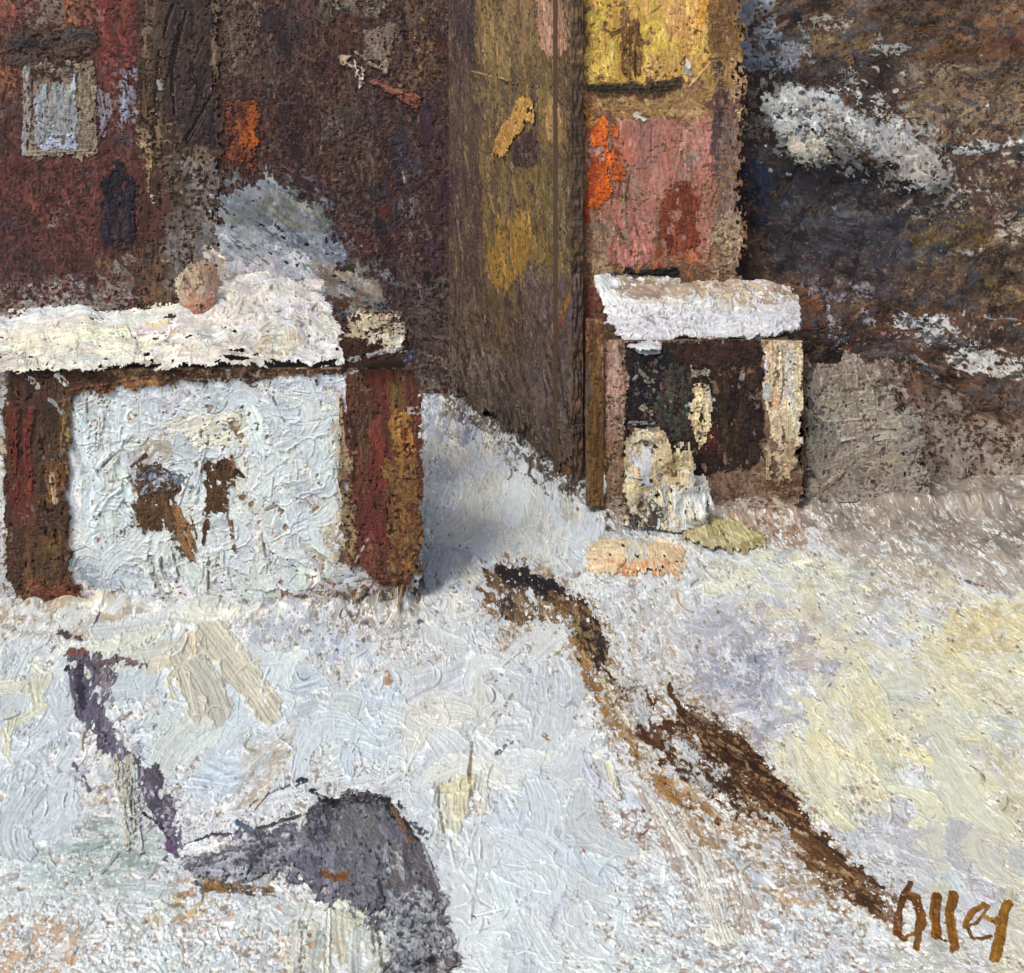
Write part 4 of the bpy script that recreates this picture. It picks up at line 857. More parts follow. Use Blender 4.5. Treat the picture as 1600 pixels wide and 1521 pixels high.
fill(YH, '1140,90 1168,90 1168,200 1142,200', 'a08868 8c745a b09a78', 20, 8, 80, 30, 1.6, .35, 1.2, .85)
K(YH, '1118,100 1124,105 1122,128', 13, '54463f', .1, 1.2); K(YH, '1118,92 1126,102', 5, '2c2420', .1, .6)
K(YH, '1070,112 1074,102 1078,115', 10, '8a8c88', .1, 1.8); K(YH, '1074,98 1077,106', 6, 'd0ccc0', .05, 2); K(YH, '1066,100 1070,88', 5, '4c3a28', .2, .6)
K(YH, '1078,135 1108,100', 5, 'b49868', .1, 1.8); K(YH, '1072,140 1076,130', 4, '4a3c28', .2, .5)
K(YH, '980,28 985,10', 3, '8a6c38', .1, .5); K(YH, '935,12 933,28', 4, '7a5c34', .1, .6); K(YH, '1050,40 1046,80', 3, '967440', .15, .6); K(YH, '1033,78 1037,110', 3, '8c6a3c', .2, .6)
spots(YH, 930, 60, 20, 60, '7a6034 8c7040', 30, 2, 6, .6)
fill(YH, '912,146 1118,140 1118,186 920,188', '8c6e46*2 7c6040 9a7c52 a48860', 30, 9, 10, 30, 2.4, .16, .9, .92)
spots(YH, 1020, 160, 90, 20, 'b8a074 c4b088', 50, 2, 5, 1.3)
fill(YH, '915,184 1118,182 1118,410 915,420', '96665a*3 8c5e52 a07064 9a7068', 60, 18, 84, 10, 2.4, .06, 1.0, .94)
fill(YH, '1050,195 1115,190 1112,290 1050,290', '946c60 9c7668 8c665a', 50, 14, 84, 8, 1.6, .1, .8, .9)
fill(YH, '1088,205 1112,205 1110,300 1086,300', 'a06a62 945c54 ac786e', 44, 8, 86, 6, 1.8, .16, 1.4, .9)
fill(YH, '1055,240 1090,240 1085,295 1055,290', '80746a 74685e', 24, 9, 60, 30, 1.4, .25, .7, .8)
fill(YH, '958,195 990,195 985,300 958,300', '9c6050 a46656 8c5446', 44, 9, 86, 6, 1.6, .15, 1.2, .88)
fill(YH, '915,340 960,340 950,420 915,420', '7c6a58 6c5c4c 8a7a66', 30, 9, 80, 15, 1.8, .2, .7, .86)
fill(YH, '950,380 1020,370 1020,420 950,420', '986460 8c5a54 a47068', 36, 10, 84, 10, 1.6, .14, 1, .88)
fill(YH, '1020,380 1100,390 1095,425 1020,425', '844a34 76402e 92583c', 26, 10, 70, 20, 1.8, .2, .7, .88)
K(YH, '993,180 1006,187', 10, 'c4c2bc', .15, 2.2); K(YH, '1018,195 1017,255', 3, '7a4c40', .1, .4); K(YH, '1012,200 1022,196', 4, '7c5444', .2, .5); K(YH, '1022,200 1020,250', 3, 'b07c6c', .1, 1.4)
for q, w, c in (('978,262 975,300 972,330', 7, '84705f'), ('985,262 995,300 1005,312', 6, '8c7a68'), ('990,305 1000,340 1015,345', 6, '8a7264'), ('975,320 978,370 985,395', 7, '7c6c5e'), ('966,350 972,380', 5, '6c5c52')):
    K(YH, q, w, c, .08, 2.0)
for q in ('972,268 966,310', '1000,300 1006,308', '984,270 980,300', '965,352 978,385', '990,345 998,372', '958,300 952,340', '940,240 955,235 948,270'): K(YH, q, 3, '3c2a26', .15, .4, .85)
fill(YH, '1116,140 1160,140 1160,430 1112,430', '6e5a50*2 604e46 7c6860 564642', 40, 8, 86, 10, 2.4, .16, .8, .92)
K(YH, '1122,150 1120,190 1116,240', 13, '433536', .12, .8); K(YH, '1118,240 1122,300', 9, '4c3c40', .2, .7); K(YH, '1128,130 1135,160 1125,185', 10, '3a2c2e', .2, .7)
fill(YH, '1134,200 1158,200 1156,300 1136,300', '7c6a60 8c786c 6c5a54', 30, 7, 84, 12, 1.4, .3, 1, .85)
fill(YH, '1110,340 1165,330 1165,440 1108,440', '8c7c66 7c6c58 9c8c74', 22, 8, 80, 25, 2, .3, 1, .86)
spots(YH, 1142, 370, 20, 60, 'b4a078 c0ac88', 50, 2, 6, 1.4)
K(YH, '1045,412 1100,420', 16, '6c5644', .25, .8)
fill(YH, '915,405 955,400 965,430 920,435', 'a08c6c 8c785c b09c7c', 16, 7, 80, 25, 2, .3, 1.2, .86)
fill(YH, '880,430 960,440 960,730 880,730', '66484 5c3e3a 70504a 553c3a'.replace('66484 ', '664840 '), 40, 9, 84, 14, 2.2, .18, .7, .9)
fill(YH, '898,440 935,450 940,560 900,560', '6c3e3a 7c4a42 5a3634', 26, 8, 70, 30, 1.8, .28, .9, .86)
spots(YH, 925, 540, 25, 90, 'a08868 a47c70 8c9090', 60, 2, 5, 1.2)
crust(YH, 915, 0, 1150, 420, 90, 1.7)
t = thing('yellow_house', (1.7, 19.95, 0), 'house with a yellow upper storey, a pink lower storey and an orange shutter', 'house')
fray(YH, right=16)
build('wall', YH, M_wall, t)
blocks('back_wall', [((-1.2, .05, 0), (1.0, 1.6, 6.4))], M_wall, '5c4a3c', None).parent = t
YD = Overlay(YH, (945, 20, 1020, 140), 3.0, '6c5230')
fill(YD, '972,34 995,30 1004,60 1003,118 985,126 972,122 968,60', '64482c*2 745636 543c28 80623c', 44, 6, 88, 4, 3.4, .08, 1.2, .95, edge=3)
for i in range(4): K(YD, f'{976+i*7},{45+i*4} {977+i*7},{116}', 2, ['a88850', '3c2a1c', 'a07c48', '90703e'][i], .2, 1.4, .8)
K(YD, '955,52 972,46', 6, '6a5030', .15, 1); K(YD, '992,75 992,120', 4, '281c14', .1, .4)
build('door', YD, M_dark, t)
YL = Overlay(YH, (905, 110, 1085, 160), 6.0, '40382a')
fill(YL, '916,133 960,127 1010,130 1062,120 1068,140 1010,147 920,146', '3c3426*2 4a4030 2e281e', 50, 7, -2, 4, 3.6, .05, 1.0, .95, edge=2)
K(YL, '935,140 990,138 1040,140', 4, '1c1812', .1, .6); K(YL, '930,131 1000,128', 3, '6a5a38', .2, 1)
build('ledge', YL, M_dark, t)
YO = Overlay(YH, (895, 150, 990, 380), 2.6, 'b0562a')
fill(YO, '922,250 948,248 956,290 948,320 925,330 915,300', 'c8641e*2 bc5a1e d4702a a8502a', 30, 12, 84, 15, 4, -.3, .8, .95, edge=4)
E(YO, 935, 205, 16, 24, 'c0602a b4562a cc6c30', dens=4, dry=-.2, a=20)
fill(YO, '915,240 935,240 930,350 912,340', '7c3a26 8c4028 6a3226', 34, 8, 86, 8, 2, .14, .7, .9)
fill(YO, '950,235 975,230 975,280 955,285', 'a4562e b0602f 94502f', 26, 9, 80, 15, 2.2, .14, .8, .92)
K(YO, '958,195 962,210', 8, 'cc682a', .2, 1); K(YO, '928,158 932,172', 7, 'c4743a', .3, 1); K(YO, '947,225 953,260', 9, 'c8642a', .25, 1); K(YO, '955,230 970,240', 6, '6c342a', .2, .6)
K(YO, '912,170 925,190 905,200', 13, 'a48048', .1, 2.2)
build('shutter', YO, M_wall, t)
YM = Overlay(YH, (1005, 280, 1115, 420), 1.6, '70402f')
fill(YM, '1045,285 1085,290 1098,330 1085,385 1035,395 1022,340', '6e3828*2 7a402e 60322a 844c38', 36, 12, 84, 14, 3, .1, .7, .94, edge=5)
build('doorway', YM, M_wall, t)

# ================================================================== small hut on the right
def slab(x0, y0, x1, y1, Yf, Yb, base):
    """A roof plane: front edge at y1 and distance Yf, back edge at y0 and distance Yb."""
    zf = H - (y1 + HOR) * Yf / FOC; zb = H - (y0 + HOR) * Yb / FOC
    l = math.hypot(Yb - Yf, zb - zf)
    Ym = (Yf + Yb) / 2; k = Ym / FOC
    return Plane(((x0 - CX) * k, Yb, zb), (1, 0, 0), (0, -(Yb - Yf) / l, -(zb - zf) / l), (x1 - x0) * k, l, Ym, base)

SY = 18.9
SH = front(938, 531, 1256, 806, SY, '7a6452')
fill(SH, '930,500 1260,500 1260,830 930,830', '80695a 927a68 6e584a', 34, 9, 86, 12, 2.2, .15, .8, .9, edge=-1)
fill(SH, '942,510 978,510 980,760 944,770', 'b8988a*2 a48674 c4a894 b48a78', 40, 9, 86, 8, 2.4, .15, 1.0, .92)
fill(SH, '940,680 985,690 985,800 940,800', '8a705a 7a6250 9c846c', 26, 8, 80, 20, 2, .25, .9, .88)
fill(SH, '1185,505 1215,500 1210,560 1188,560', 'd0b894 c0a884', 26, 8, 80, 15, 2, .25, 1, .86)
fill(SH, '1170,720 1256,725 1256,806 1170,806', '8c7662 7c6654 9c8670 6a5646', 22, 8, 30, 40, 2.2, .25, .9, .88)
fill(SH, '1190,755 1256,752 1256,780 1200,785', '4c3426 5a3e2c', 26, 8, 0, 15, 1.6, .3, .6, .85)
fill(SH, '940,778 1256,782 1256,810 940,810', 'a09080 b4a694 8a7a6a c0b8ac', 20, 8, 10, 40, 2.2, .3, 1.0, .88)
K(SH, '948,560 946,620', 5, 'ac6e66', .2, 1.2)
t = thing('small_hut', ((1095 - CX) * SY / FOC, SY, 0), 'small hut with snowy roof and wide dark doorway before the yellow house', 'hut')
fray(SH, left=8, right=8)
build('wall', SH, M_wall, t)
blocks('back_wall', [(((955 - 1095) * SY / FOC, .06, 0), ((1235 - 1095) * SY / FOC, .9, 1.93))], M_wall, '6a5646', None).parent = t
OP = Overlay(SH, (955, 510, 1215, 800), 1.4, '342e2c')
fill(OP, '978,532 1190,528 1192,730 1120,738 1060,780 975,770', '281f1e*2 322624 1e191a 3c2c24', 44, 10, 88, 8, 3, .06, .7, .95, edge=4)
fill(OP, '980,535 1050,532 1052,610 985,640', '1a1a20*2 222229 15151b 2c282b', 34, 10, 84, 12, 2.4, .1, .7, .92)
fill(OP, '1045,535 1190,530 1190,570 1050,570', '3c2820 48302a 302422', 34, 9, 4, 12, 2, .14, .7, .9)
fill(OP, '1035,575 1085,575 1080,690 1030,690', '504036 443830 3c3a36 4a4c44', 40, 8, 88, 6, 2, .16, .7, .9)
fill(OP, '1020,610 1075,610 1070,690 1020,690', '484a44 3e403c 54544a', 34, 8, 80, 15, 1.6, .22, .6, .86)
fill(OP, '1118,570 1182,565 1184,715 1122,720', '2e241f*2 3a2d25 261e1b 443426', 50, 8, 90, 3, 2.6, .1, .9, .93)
fill(OP, '1098,665 1130,660 1130,720 1095,715', '4c2a20 5a3022 402620', 26, 9, 84, 12, 2, .18, .7, .9)
spots(OP, 1010, 600, 30, 60, '9c9684 b4ac98 7c7a74', 40, 2, 6, 1.4); spots(OP, 1150, 580, 40, 10, '94705a 8a6450', 30, 2, 5, .8)
K(OP, '1000,578 1010,590', 9, '8a8678', .2, 1.4); K(OP, '1160,582 1158,592', 6, 'a4a298', .1, 1.4); K(OP, '1020,610 1012,606', 6, 'b8b0a0', .1, 1.6); K(OP, '975,548 978,640', 4, '8c7464', .35, 1)
K(OP, '1003,638 1025,650', 8, 'bcb49c', .3, 1.6); K(OP, '985,662 1020,660', 6, 'a0a4a8', .25, 1.6)
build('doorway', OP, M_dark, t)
IP = Overlay(SH, (1060, 555, 1130, 720), 3.2, 'b8a488')
fill(IP, '1080,600 1112,598 1116,640 1108,690 1085,695 1076,650', 'dcc8a0*2 e4d4b0 ccb890 e0d6bc', 34, 9, 86, 10, 3.6, .06, 2.4, .93, edge=4)
fill(IP, '1098,600 1120,600 1118,650 1102,640', 'b4b4ac c4c2b8 a0a098', 18, 7, 80, 20, 2, .3, 1.8, .9)
E(IP, 1092, 582, 15, 10, '8c8a7c 9a988a 7c7c70', dens=2.6, dry=.2, L=14, w=7, th=1.6)
spots(IP, 1098, 640, 14, 40, '3a2c26 4a3a30', 26, 2, 6, .4); spots(IP, 1072, 640, 5, 14, '4a7c86 5c8c90', 10, 3, 6, .8)
build('post', IP, M_wall, t)
RP = Overlay(SH, (1180, 500, 1270, 770), 3.6, 'c4b294')
fill(RP, '1196,520 1254,515 1256,600 1254,700 1206,700 1196,620', 'd6c6a8*2 e0d2b4 c8b494 d0cabc', 44, 12, 86, 8, 3.6, .03, 2.2, .95, edge=4)
fill(RP, '1198,570 1215,570 1214,640 1200,640', 'd8b488 dcb890 ccA47c', 26, 9, 84, 10, 1.8, .2, 1.0, .88)
fill(RP, '1224,530 1240,530 1240,640 1226,640', 'd0d0cc c4c4c0 d8d6ce', 34, 8, 88, 6, 2, .15, 1.8, .9)
fill(RP, '1192,560 1206,560 1206,640 1194,640', 'c8ccd0 b8bcc2', 22, 7, 86, 8, 2, .2, 2, .9)
fill(RP, '1205,640 1245,640 1246,690 1210,690', 'd4c4a2 c8b896 dccfb0', 30, 10, 84, 10, 2, .1, 2, .92)
fill(RP, '1200,690 1246,690 1240,750 1195,755', 'b09a7c a08a6e bcaa8e', 24, 9, 80, 20, 2.4, .2, 1.2, .9)
K(RP, '1222,545 1224,600 1216,640 1228,690', 3, '6a5644', .15, .5); K(RP, '1238,640 1247,690', 3, 'e0d8c0', .05, 2)
build('door_post', RP, M_wall, t)
LP = front(916, 505, 944, 792, 18.84, '6c5030')
fill(LP, '910,470 950,470 950,800 910,800', '6c5030*2 5c4228 7c5e38 503a28', 60, 7, 90, 3, 3.2, .08, .9, .94, edge=-1)
fill(LP, '910,470 950,470 950,560 910,560', '7c5438 8c6a40 6a3c34 5a4030', 30, 7, 84, 14, 2, .2, 1.2, .9)
fill(LP, '910,560 922,560 922,790 910,790', '6c6456 5c5448', 40, 6, 90, 4, 1.6, .2, .8, .88)
K(LP, '942,545 944,600', 5, '9c8878', .1, 2)
build('corner_post', LP, M_dark, t, 0.16)
SR = slab(926, 425, 1256, 560, 18.72, 19.9, 'c4c4c4'); SR.grain, SR.gain, SR.speck = .07, .80, srgb('8c7c6c')
fill(SR, '900,420 1260,420 1260,560 900,560', 'c8cacc*3 bec2c6 d2d4d3', 50, 14, 3, 8, 2.4, .06, 1.4, .95, edge=-1)
fill(SR, '950,428 1100,434 1100,464 1040,474 960,464', '8c7a68*2 9c8a74 7c6c5c', 34, 10, 5, 15, 2.4, .14, .9, .92)
fill(SR, '1100,440 1260,430 1260,475 1110,480', 'a89c8a b4a898 988c7a bcb4aa', 24, 9, -10, 30, 2.2, .22, 1.2, .9)
fill(SR, '1160,452 1260,450 1260,500 1180,500', 'c6cace bcc0c4 aeaca8', 18, 8, 0, 40, 2, .3, 1.8, .9)
fill(SR, '920,435 965,435 975,510 935,500', 'd0d4d6 c4cacf dcdedb', 24, 9, 40, 30, 2.6, .1, 2.2, .94)
for q, w, c in (('985,480 1050,485 1110,478', 18, 'cfd2d6'), ('960,505 1060,500 1130,505', 16, 'c8ccd2'), ('1000,470 1080,462', 16, 'ccc8c0'), ('1040,465 1085,485', 10, 'd6d4cc'), ('1110,490 1200,505 1245,500', 20, 'c4c8ce'),
                ('1070,520 1180,522 1240,515', 20, 'ccd0d2'), ('950,520 1000,530', 14, 'd2d6d8'), ('950,460 980,490', 8, 'd8dad6'), ('1180,470 1240,462', 14, 'c8ccce')):
    K(SR, q, w, c, .04, 5.0, .95, 2, .03, 1.2, ridge=1.4)
K(SR, '985,500 1020,498 1060,502', 3, '7c7478', .25, .4); K(SR, '1060,525 1150,530', 4, '8c6a52', .45, .5)
fill(SR, '960,422 1065,418 1064,432 955,436', '201e22 2c282c 18161a', 30, 8, -2, 6, 3, .14, .8, .93)
fill(SR, '985,434 1075,438 1080,462 1030,470 975,464', '8c7a68*2 9c8a74 7c6c5c a4947e', 34, 9, 5, 15, 2.2, .2, .9, .9)
spots(SR, 1030, 440, 50, 8, 'b8b0a0 c8c4ba', 20, 2, 6, 1.6); spots(SR, 1180, 460, 60, 20, '6a5c4c 7a6a58', 50, 2, 5, .6)
crust(SR, 930, 450, 1240, 535, 120, 4); cracks(SR, 940, 450, 1240, 535, 40, 30)
fill(SR, '1085,430 1250,428 1250,470 1160,482 1085,462', '9c8a74 b0a084 84725e c0b29a', 16, 7, 10, 40, 1.9, .34, 1.6, .92, edge=8)
fill(SR, '960,520 1240,515 1240,545 980,555', 'b4b8c0 c8ccd0 a8acb4', 30, 7, 2, 10, .8, .4, 1.5, .85)
SR.dome = 0.015 * SR.tile(N24, 0, SR.r, 0, SR.c) + 0.012 * SR.tile(N8, 0, SR.r, 0, SR.c)
SR.p[:] = 0
fill_mask = '928,436 950,428 1060,430 1065,442 1200,440 1238,448 1250,470 1250,516 1190,528 1150,530 1060,531 1036,538 1026,552 1000,553 985,545 972,528 948,505 940,470'
P_ = [SR.px2c(x, y) for x, y in pts(fill_mask)]
gy_, gx_ = np.mgrid[0:SR.r, 0:SR.c]
SR.p = inpoly(gx_ + 2 * SR.tile(N4, 0, SR.r, 0, SR.c) + 1.5 * SR.tile(N2, 0, SR.r, 0, SR.c), gy_ + 2 * SR.tile(N8, 0, SR.r, 0, SR.c, 2) + 1.0 * SR.tile(N4, 0, SR.r, 0, SR.c, 2), P_).astype(float)
SR.dome += .022 * np.clip(blur(SR.p, 3) * 2 - 1, 0, 1) ** .5
build('roof', SR, M_snow, t, 0, True)
BL = Overlay(YH, (940, 405, 1080, 450), 4.0, '241f22')
fill(BL, '957,424 1000,421 1062,418 1064,431 1000,437 956,436', '201e22*2 2c282c 18161a', 30, 7, -2, 6, 3.4, .1, 1.0, .95, edge=3)
build('flashing', BL, M_dark, [o for o in col.objects if o.name == 'yellow_house'][0])
# ---- white goods heap in the doorway -----------------------------
HP = Overlay(G, (935, 690, 1150, 850), 2.0, 'c4b89c')
HPv = front(960, 650, 1130, 812, 18.62, 'c4b89c'); HPv.p[:] = 0
fill(HPv, '975,680 1015,664 1035,672 1050,700 1085,698 1080,745 1110,790 1080,815 975,815', 'c8b890*2 d4c8a4 bcac88 c4c0b0', 26, 11, 70, 30, 3.6, .05, 2.2, .96, edge=3)
fill(HPv, '980,690 1022,690 1018,740 978,745', 'c0c8d0*2 b4bec8 ccd0d0', 26, 10, 80, 20, 2.6, .12, 2, .93)
fill(HPv, '1035,705 1072,700 1070,750 1040,750', 'd4bc8c c8ae80 dcc8a0', 22, 10, 60, 40, 2.4, .12, 2, .93)
fill(HPv, '1000,745 1100,745 1110,810 1000,812', 'c4ccce*2 d0d2cc b8beb8 cdc8b4', 26, 9, 65, 20, 2.6, .14, 2.4, .93)
K(HPv, '985,684 1010,672 1028,690', 10, 'd2c8ae', .05, 3); K(HPv, '1060,755 1080,790', 9, 'd6d6cc', .05, 3); K(HPv, '1020,700 1030,740 1040,800', 4, '8c8068', .2, .4); K(HPv, '990,690 1010,686 1018,700', 5, '3c4048', .2, .5)
K(HPv, '1095,790 1100,750 1112,790', 9, 'd4d8d8', .05, 3); K(HPv, '982,740 1000,738', 3, '5c5040', .2, .4)
fill(HPv, '970,775 1010,765 1036,790 1036,815 970,815', '3a302a 4c4036 28242a 5c4c40', 14, 6, 60, 40, 1.6, .3, .8, .92)
spots(HPv, 1000, 795, 22, 14, 'c8c0b0 b8b4ac', 16, 2, 6, 2)
spots(HPv, 1052, 728, 14, 10, '3a2e26 54402f', 8, 3, 6, .4)
yy_, xx_ = np.mgrid[0:HPv.r, 0:HPv.c]
HPv.dome = 0.30 * np.sqrt(np.clip(1 - ((xx_ / HPv.c - .5) / .5) ** 2, 0, 1)) * np.clip(0.35 + 0.65 * yy_ / HPv.r, 0, 1) + 0.03 * HPv.tile(N8, 0, HPv.r, 0, HPv.c)
o = build('snow_heap', HPv, M_snow, None, 0, True)
tag(o, 'cream and bluish white snow heap piled against the doorway of the small hut', 'snow heap')
fill(G, '930,770 1050,775 1060,835 950,835', '3c3430 4e4238 2c2a2e 5c4c40 8c7c6a', 18, 8, 50, 40, 2.4, .3, .9, .9)
fill(G, '930,815 1060,822 1055,845 940,842', 'a8b0b8 98a0aa b8bec4', 20, 8, 0, 25, 1.6, .35, 1, .86)
spots(G, 1000, 800, 60, 30, 'c8c4b4 b8a890', 40, 3, 8, 1.6)
fill(G, '1040,775 1150,770 1160,840 1060,845', 'a4a8aa b8bcbc 8c8880 c4c6c2', 18, 9, 60, 40, 2, .3, 1.3, .88)
fill(G, '1120,770 1260,775 1250,840 1130,850', '9c8878 88705e ac9886 745e50', 20, 8, 40, 40, 1.8, .3, .9, .86)

# ---- coloured mounds ---------------------------------------------
def mound(name, box, poly, cols, lift, height, label, cat, extra=None, **k):
    S = Overlay(G, box, lift, cols.split()[0].split('*')[0])
    fill(S, poly, cols, dens=3.4, edge=4, **k)
    if extra: extra(S)
    P = np.array([S.px2c(x, y) for x, y in pts(poly)])
    cx, cy = P.mean(0); rx, ry = (P.max(0) - P.min(0)) / 2 + 1
    Y_, X_ = np.mgrid[0:S.r, 0:S.c]
    S.dome = height * np.clip(1 - ((X_ - cx) / rx) ** 2 - ((Y_ - cy) / ry) ** 2, 0, 1) ** 0.8
    o = build(name, S, M_snow); tag(o, label, cat)
    return o
def ex1(S):
    K(S, '925,890 970,887', 20, 'd8c09c', .05, 2.6); K(S, '1020,870 1060,860', 22, 'd6bf9c', .08, 2.6); K(S, '990,850 985,880', 18, 'c4c8c8', .2, 2.6); K(S, '1005,850 1010,880', 12, 'c8ccc8', .2, 2.6)
    fill(S, '945,885 1060,880 1050,895 960,905', 'c89468 b8845c cda080', 24, 8, 4, 15, 1.8, .25, 1, .88)
    K(S, '955,905 980,882', 3, '6c4e34', .2, .5); K(S, '1055,900 1062,905', 10, 'b87c4c', .2, .8); K(S, '975,900 990,904', 7, 'b8784a', .15, .8)
mound('mound', (880, 800, 1110, 940), '915,850 960,842 1055,845 1078,880 1070,895 1000,900 930,890 915,870', 'd4bf9e*2 dccaa8 c8b494 ccc8bc', 1.5, .06,
      'low peach coloured mound of snow and sand in front of the small hut', 'mound', ex1, L=40, w=14, ang=5, aj=15, dry=.06, th=2.0, al=.95)
def ex2(S):
    K(S, '1120,822 1190,850', 22, 'b4ac80', .06, 2.8); K(S, '1160,862 1195,845', 10, '8c7c54', .2, .8); K(S, '1100,832 1110,815', 12, 'c4b68a', .1, 2.6)
    for i in range(5): K(S, f'{1098+i*9},{818+i*2} {1104+i*10},{846}', 4, ['c8bc90', '8c7e58', 'c0b488', '98885e', 'ccc29a'][i], .1, 2.8)
mound('mound', (1040, 790, 1230, 890), '1060,825 1100,812 1150,815 1205,845 1170,862 1140,872 1095,860 1065,845', 'b2a880*2 bcb28c a29870 c4bc98', 1.6, .07,
      'low olive yellow mound beside the door post of the small hut', 'mound', ex2, L=40, w=14, ang=40, aj=25, dry=.06, th=2.2, al=.95)

# ---- grey shed wall ----------------------------------------------
GY = 19.15
GW = front(1246, 545, 1500, 785, GY, '867c70'); GW.p[:] = 0
fill(GW, '1254,560 1330,556 1385,562 1400,600 1398,640 1425,670 1445,710 1450,760 1480,800 1254,800', '989082*3 8c8478 a29a8a 948e82', 44, 14, 80, 25, 3.4, .12, .9, .95, edge=16)
fill(GW, '1270,560 1400,560 1370,620 1275,620', '908676 9c9282 84796b', 26, 10, 86, 14, 2, .15, .9, .88)
fill(GW, '1280,610 1390,610 1390,650 1280,650', '9a9282 a49e8e', 50, 18, 3, 10, 1.8, .08, 1.2, .9)
fill(GW, '1310,655 1420,650 1420,690 1330,690', 'a8a290*2 b0aa98 a09a88', 60, 24, 0, 12, 2.2, .04, 1.8, .94)
fill(GW, '1260,640 1308,650 1300,740 1260,740', '808078 747470 8c8c84', 44, 10, 80, 8, 2, .12, 1.4, .9)
fill(GW, '1260,700 1440,690 1440,800 1260,800', '958d7f 887f72 9f978a', 50, 14, -25, 14, 2, .1, 1.0, .9)
K(GW, '1280,652 1290,660 1345,655', 4, 'b0a894', .05, 2.4); K(GW, '1305,655 1315,690 1335,685', 4, 'b4b8b4', .05, 2.6); K(GW, '1315,692 1335,688', 3, '4a4438', .1, .5); K(GW, '1420,670 1425,680 1400,692', 5, '544c40', .1, .6); K(GW, '1426,655 1432,670', 6, 'c4c0b0', .05, 2.6)
K(GW, '1320,610 1350,607', 5, '5c5244', .2, .5); K(GW, '1355,672 1375,668', 6, '6c6454', .1, .6); K(GW, '1275,770 1320,735', 6, 'a4947a', .1, 2.2); K(GW, '1285,772 1325,738', 3, '4a3c30', .15, .4)
K(GW, '1260,560 1255,640 1258,760', 10, '5c4030', .35, .8); K(GW, '1258,740 1270,745', 9, '4a4438', .2, .6)
fill(GW, '1370,560 1440,560 1450,650 1390,640', '6c5040 5c4234 7c6050', 18, 7, 60, 30, 1.6, .4, .8, .86)
fill(GW, '1390,630 1445,635 1445,720 1400,700', '8a8680 7c7874 98948c', 20, 8, 60, 40, 1.6, .3, 1, .86)
fill(GW, '1256,760 1445,755 1445,805 1256,805', '948a80 a0968c 867c72', 24, 9, 0, 30, 2, .3, 1, .88)
spots(GW, 1405, 600, 30, 50, 'b0b0a8 a4a49c', 40, 3, 7, 1.8)
crust(GW, 1260, 560, 1430, 780, 50, 1.8)
o = build('shed', GW, M_wall, None, 0)
Vb = [((1264 - CX) * GY / FOC, GY + .04, 0.0), ((1400 - CX) * GY / FOC, GY + .7, H - (600 + HOR) * GY / FOC)]
t = thing('grey_shed', (float(Vb[0][0] + .6), GY, 0), 'grey plastered lean-to shed wall right of the small hut under the dark hillside', 'shed')
o.name = 'wall'; o.parent = t; o.data.transform(__import__('mathutils').Matrix.Translation((-t.location.x, -t.location.y, 0)))
o2 = blocks('side_wall', [((Vb[0][0] - t.location.x, Vb[0][1] - GY, 0), (Vb[1][0] - t.location.x, Vb[1][1] - GY, Vb[1][2]))], M_wall, '7c7468', None); o2.parent = t

# ---- frosted bush on the slope, smoke behind the hut roof ---------------
def clumpmass(name, box, Y, paint, depth, label, cat, mat, base='6a6a6c', amp=.004, parts=None):
    S = front(*box, Y, base); S.p[:] = 0; S.h[:] = 0; S.grain, S.gain, S.sat = .14, .84, 1.0
    paint(S)
    S.h *= .28
    m = np.clip(2 * blur(S.p, 16) - .75, 0, 1) ** .6 * S.p
    S.dome = depth * m + amp * m * (S.tile(N8, 0, S.r, 0, S.c) + .4 * S.tile(N4, 0, S.r, 0, S.c))
    o = build(name, S, mat, None, 0, True)
    if label: tag(o, label, cat)
    return o
def p_tree(S):
    fill(S, '1180,150 1215,140 1260,138 1305,150 1330,170 1370,190 1420,205 1470,235 1490,290 1440,300 1410,290 1385,255 1350,235 1300,225 1270,250 1235,250 1225,215 1190,190', '9a9c9a*2 aaadac 8c8e8e 76746f b4b8b8', 18, 9, 20, 40, 3.6, .22, 1.8, .94, edge=7, clot=.8)
    fill(S, '1210,150 1300,150 1360,195 1350,220 1280,200 1220,185', 'b4babb a8aeb0 c0c4c0 9a9890', 18, 9, 15, 40, 2.0, .38, 2.2, .92, clot=.9)
    fill(S, '1235,210 1300,205 1300,250 1240,255', 'bcb6a0 c8c2ac aaa490', 18, 9, 10, 35, 2.4, .22, 2.4, .93)
    fill(S, '1385,205 1470,235 1485,285 1410,285', 'a09a92*2 aca69e 908a84', 16, 9, 40, 45, 2.6, .2, 2.0, .93)
    fill(S, '1350,185 1400,195 1390,230 1350,225', '8a8a8c 9a9a9c 7c7a7c', 16, 8, 40, 40, 1.6, .35, 1.4, .9)
    fill(S, '1270,165 1300,165 1320,205 1290,215', '5a4a46 6a5450 7c6460', 14, 6, 30, 40, 1.3, .45, .8, .88)
    fill(S, '1290,195 1330,190 1340,225 1300,225', '4c463c 5a5244', 14, 7, 20, 30, 1.3, .35, .6, .88)
    K(S, '1360,198 1375,225 1383,240', 3, 'c8bcac', .05, 2); K(S, '1265,145 1310,152', 9, 'b8c0c2', .15, 2.4)
    spots(S, 1330, 200, 110, 50, '3a302c 46403c', 90, 2, 6, .5); spots(S, 1320, 200, 120, 50, 'c8ccca bcc0be', 120, 3, 8, 2.2)
clumpmass('bush', (1150, 110, 1520, 320), 20.35, p_tree, .10, 'spreading bush with frosted grey white boughs on the dark hillside', 'bush', M_bush)
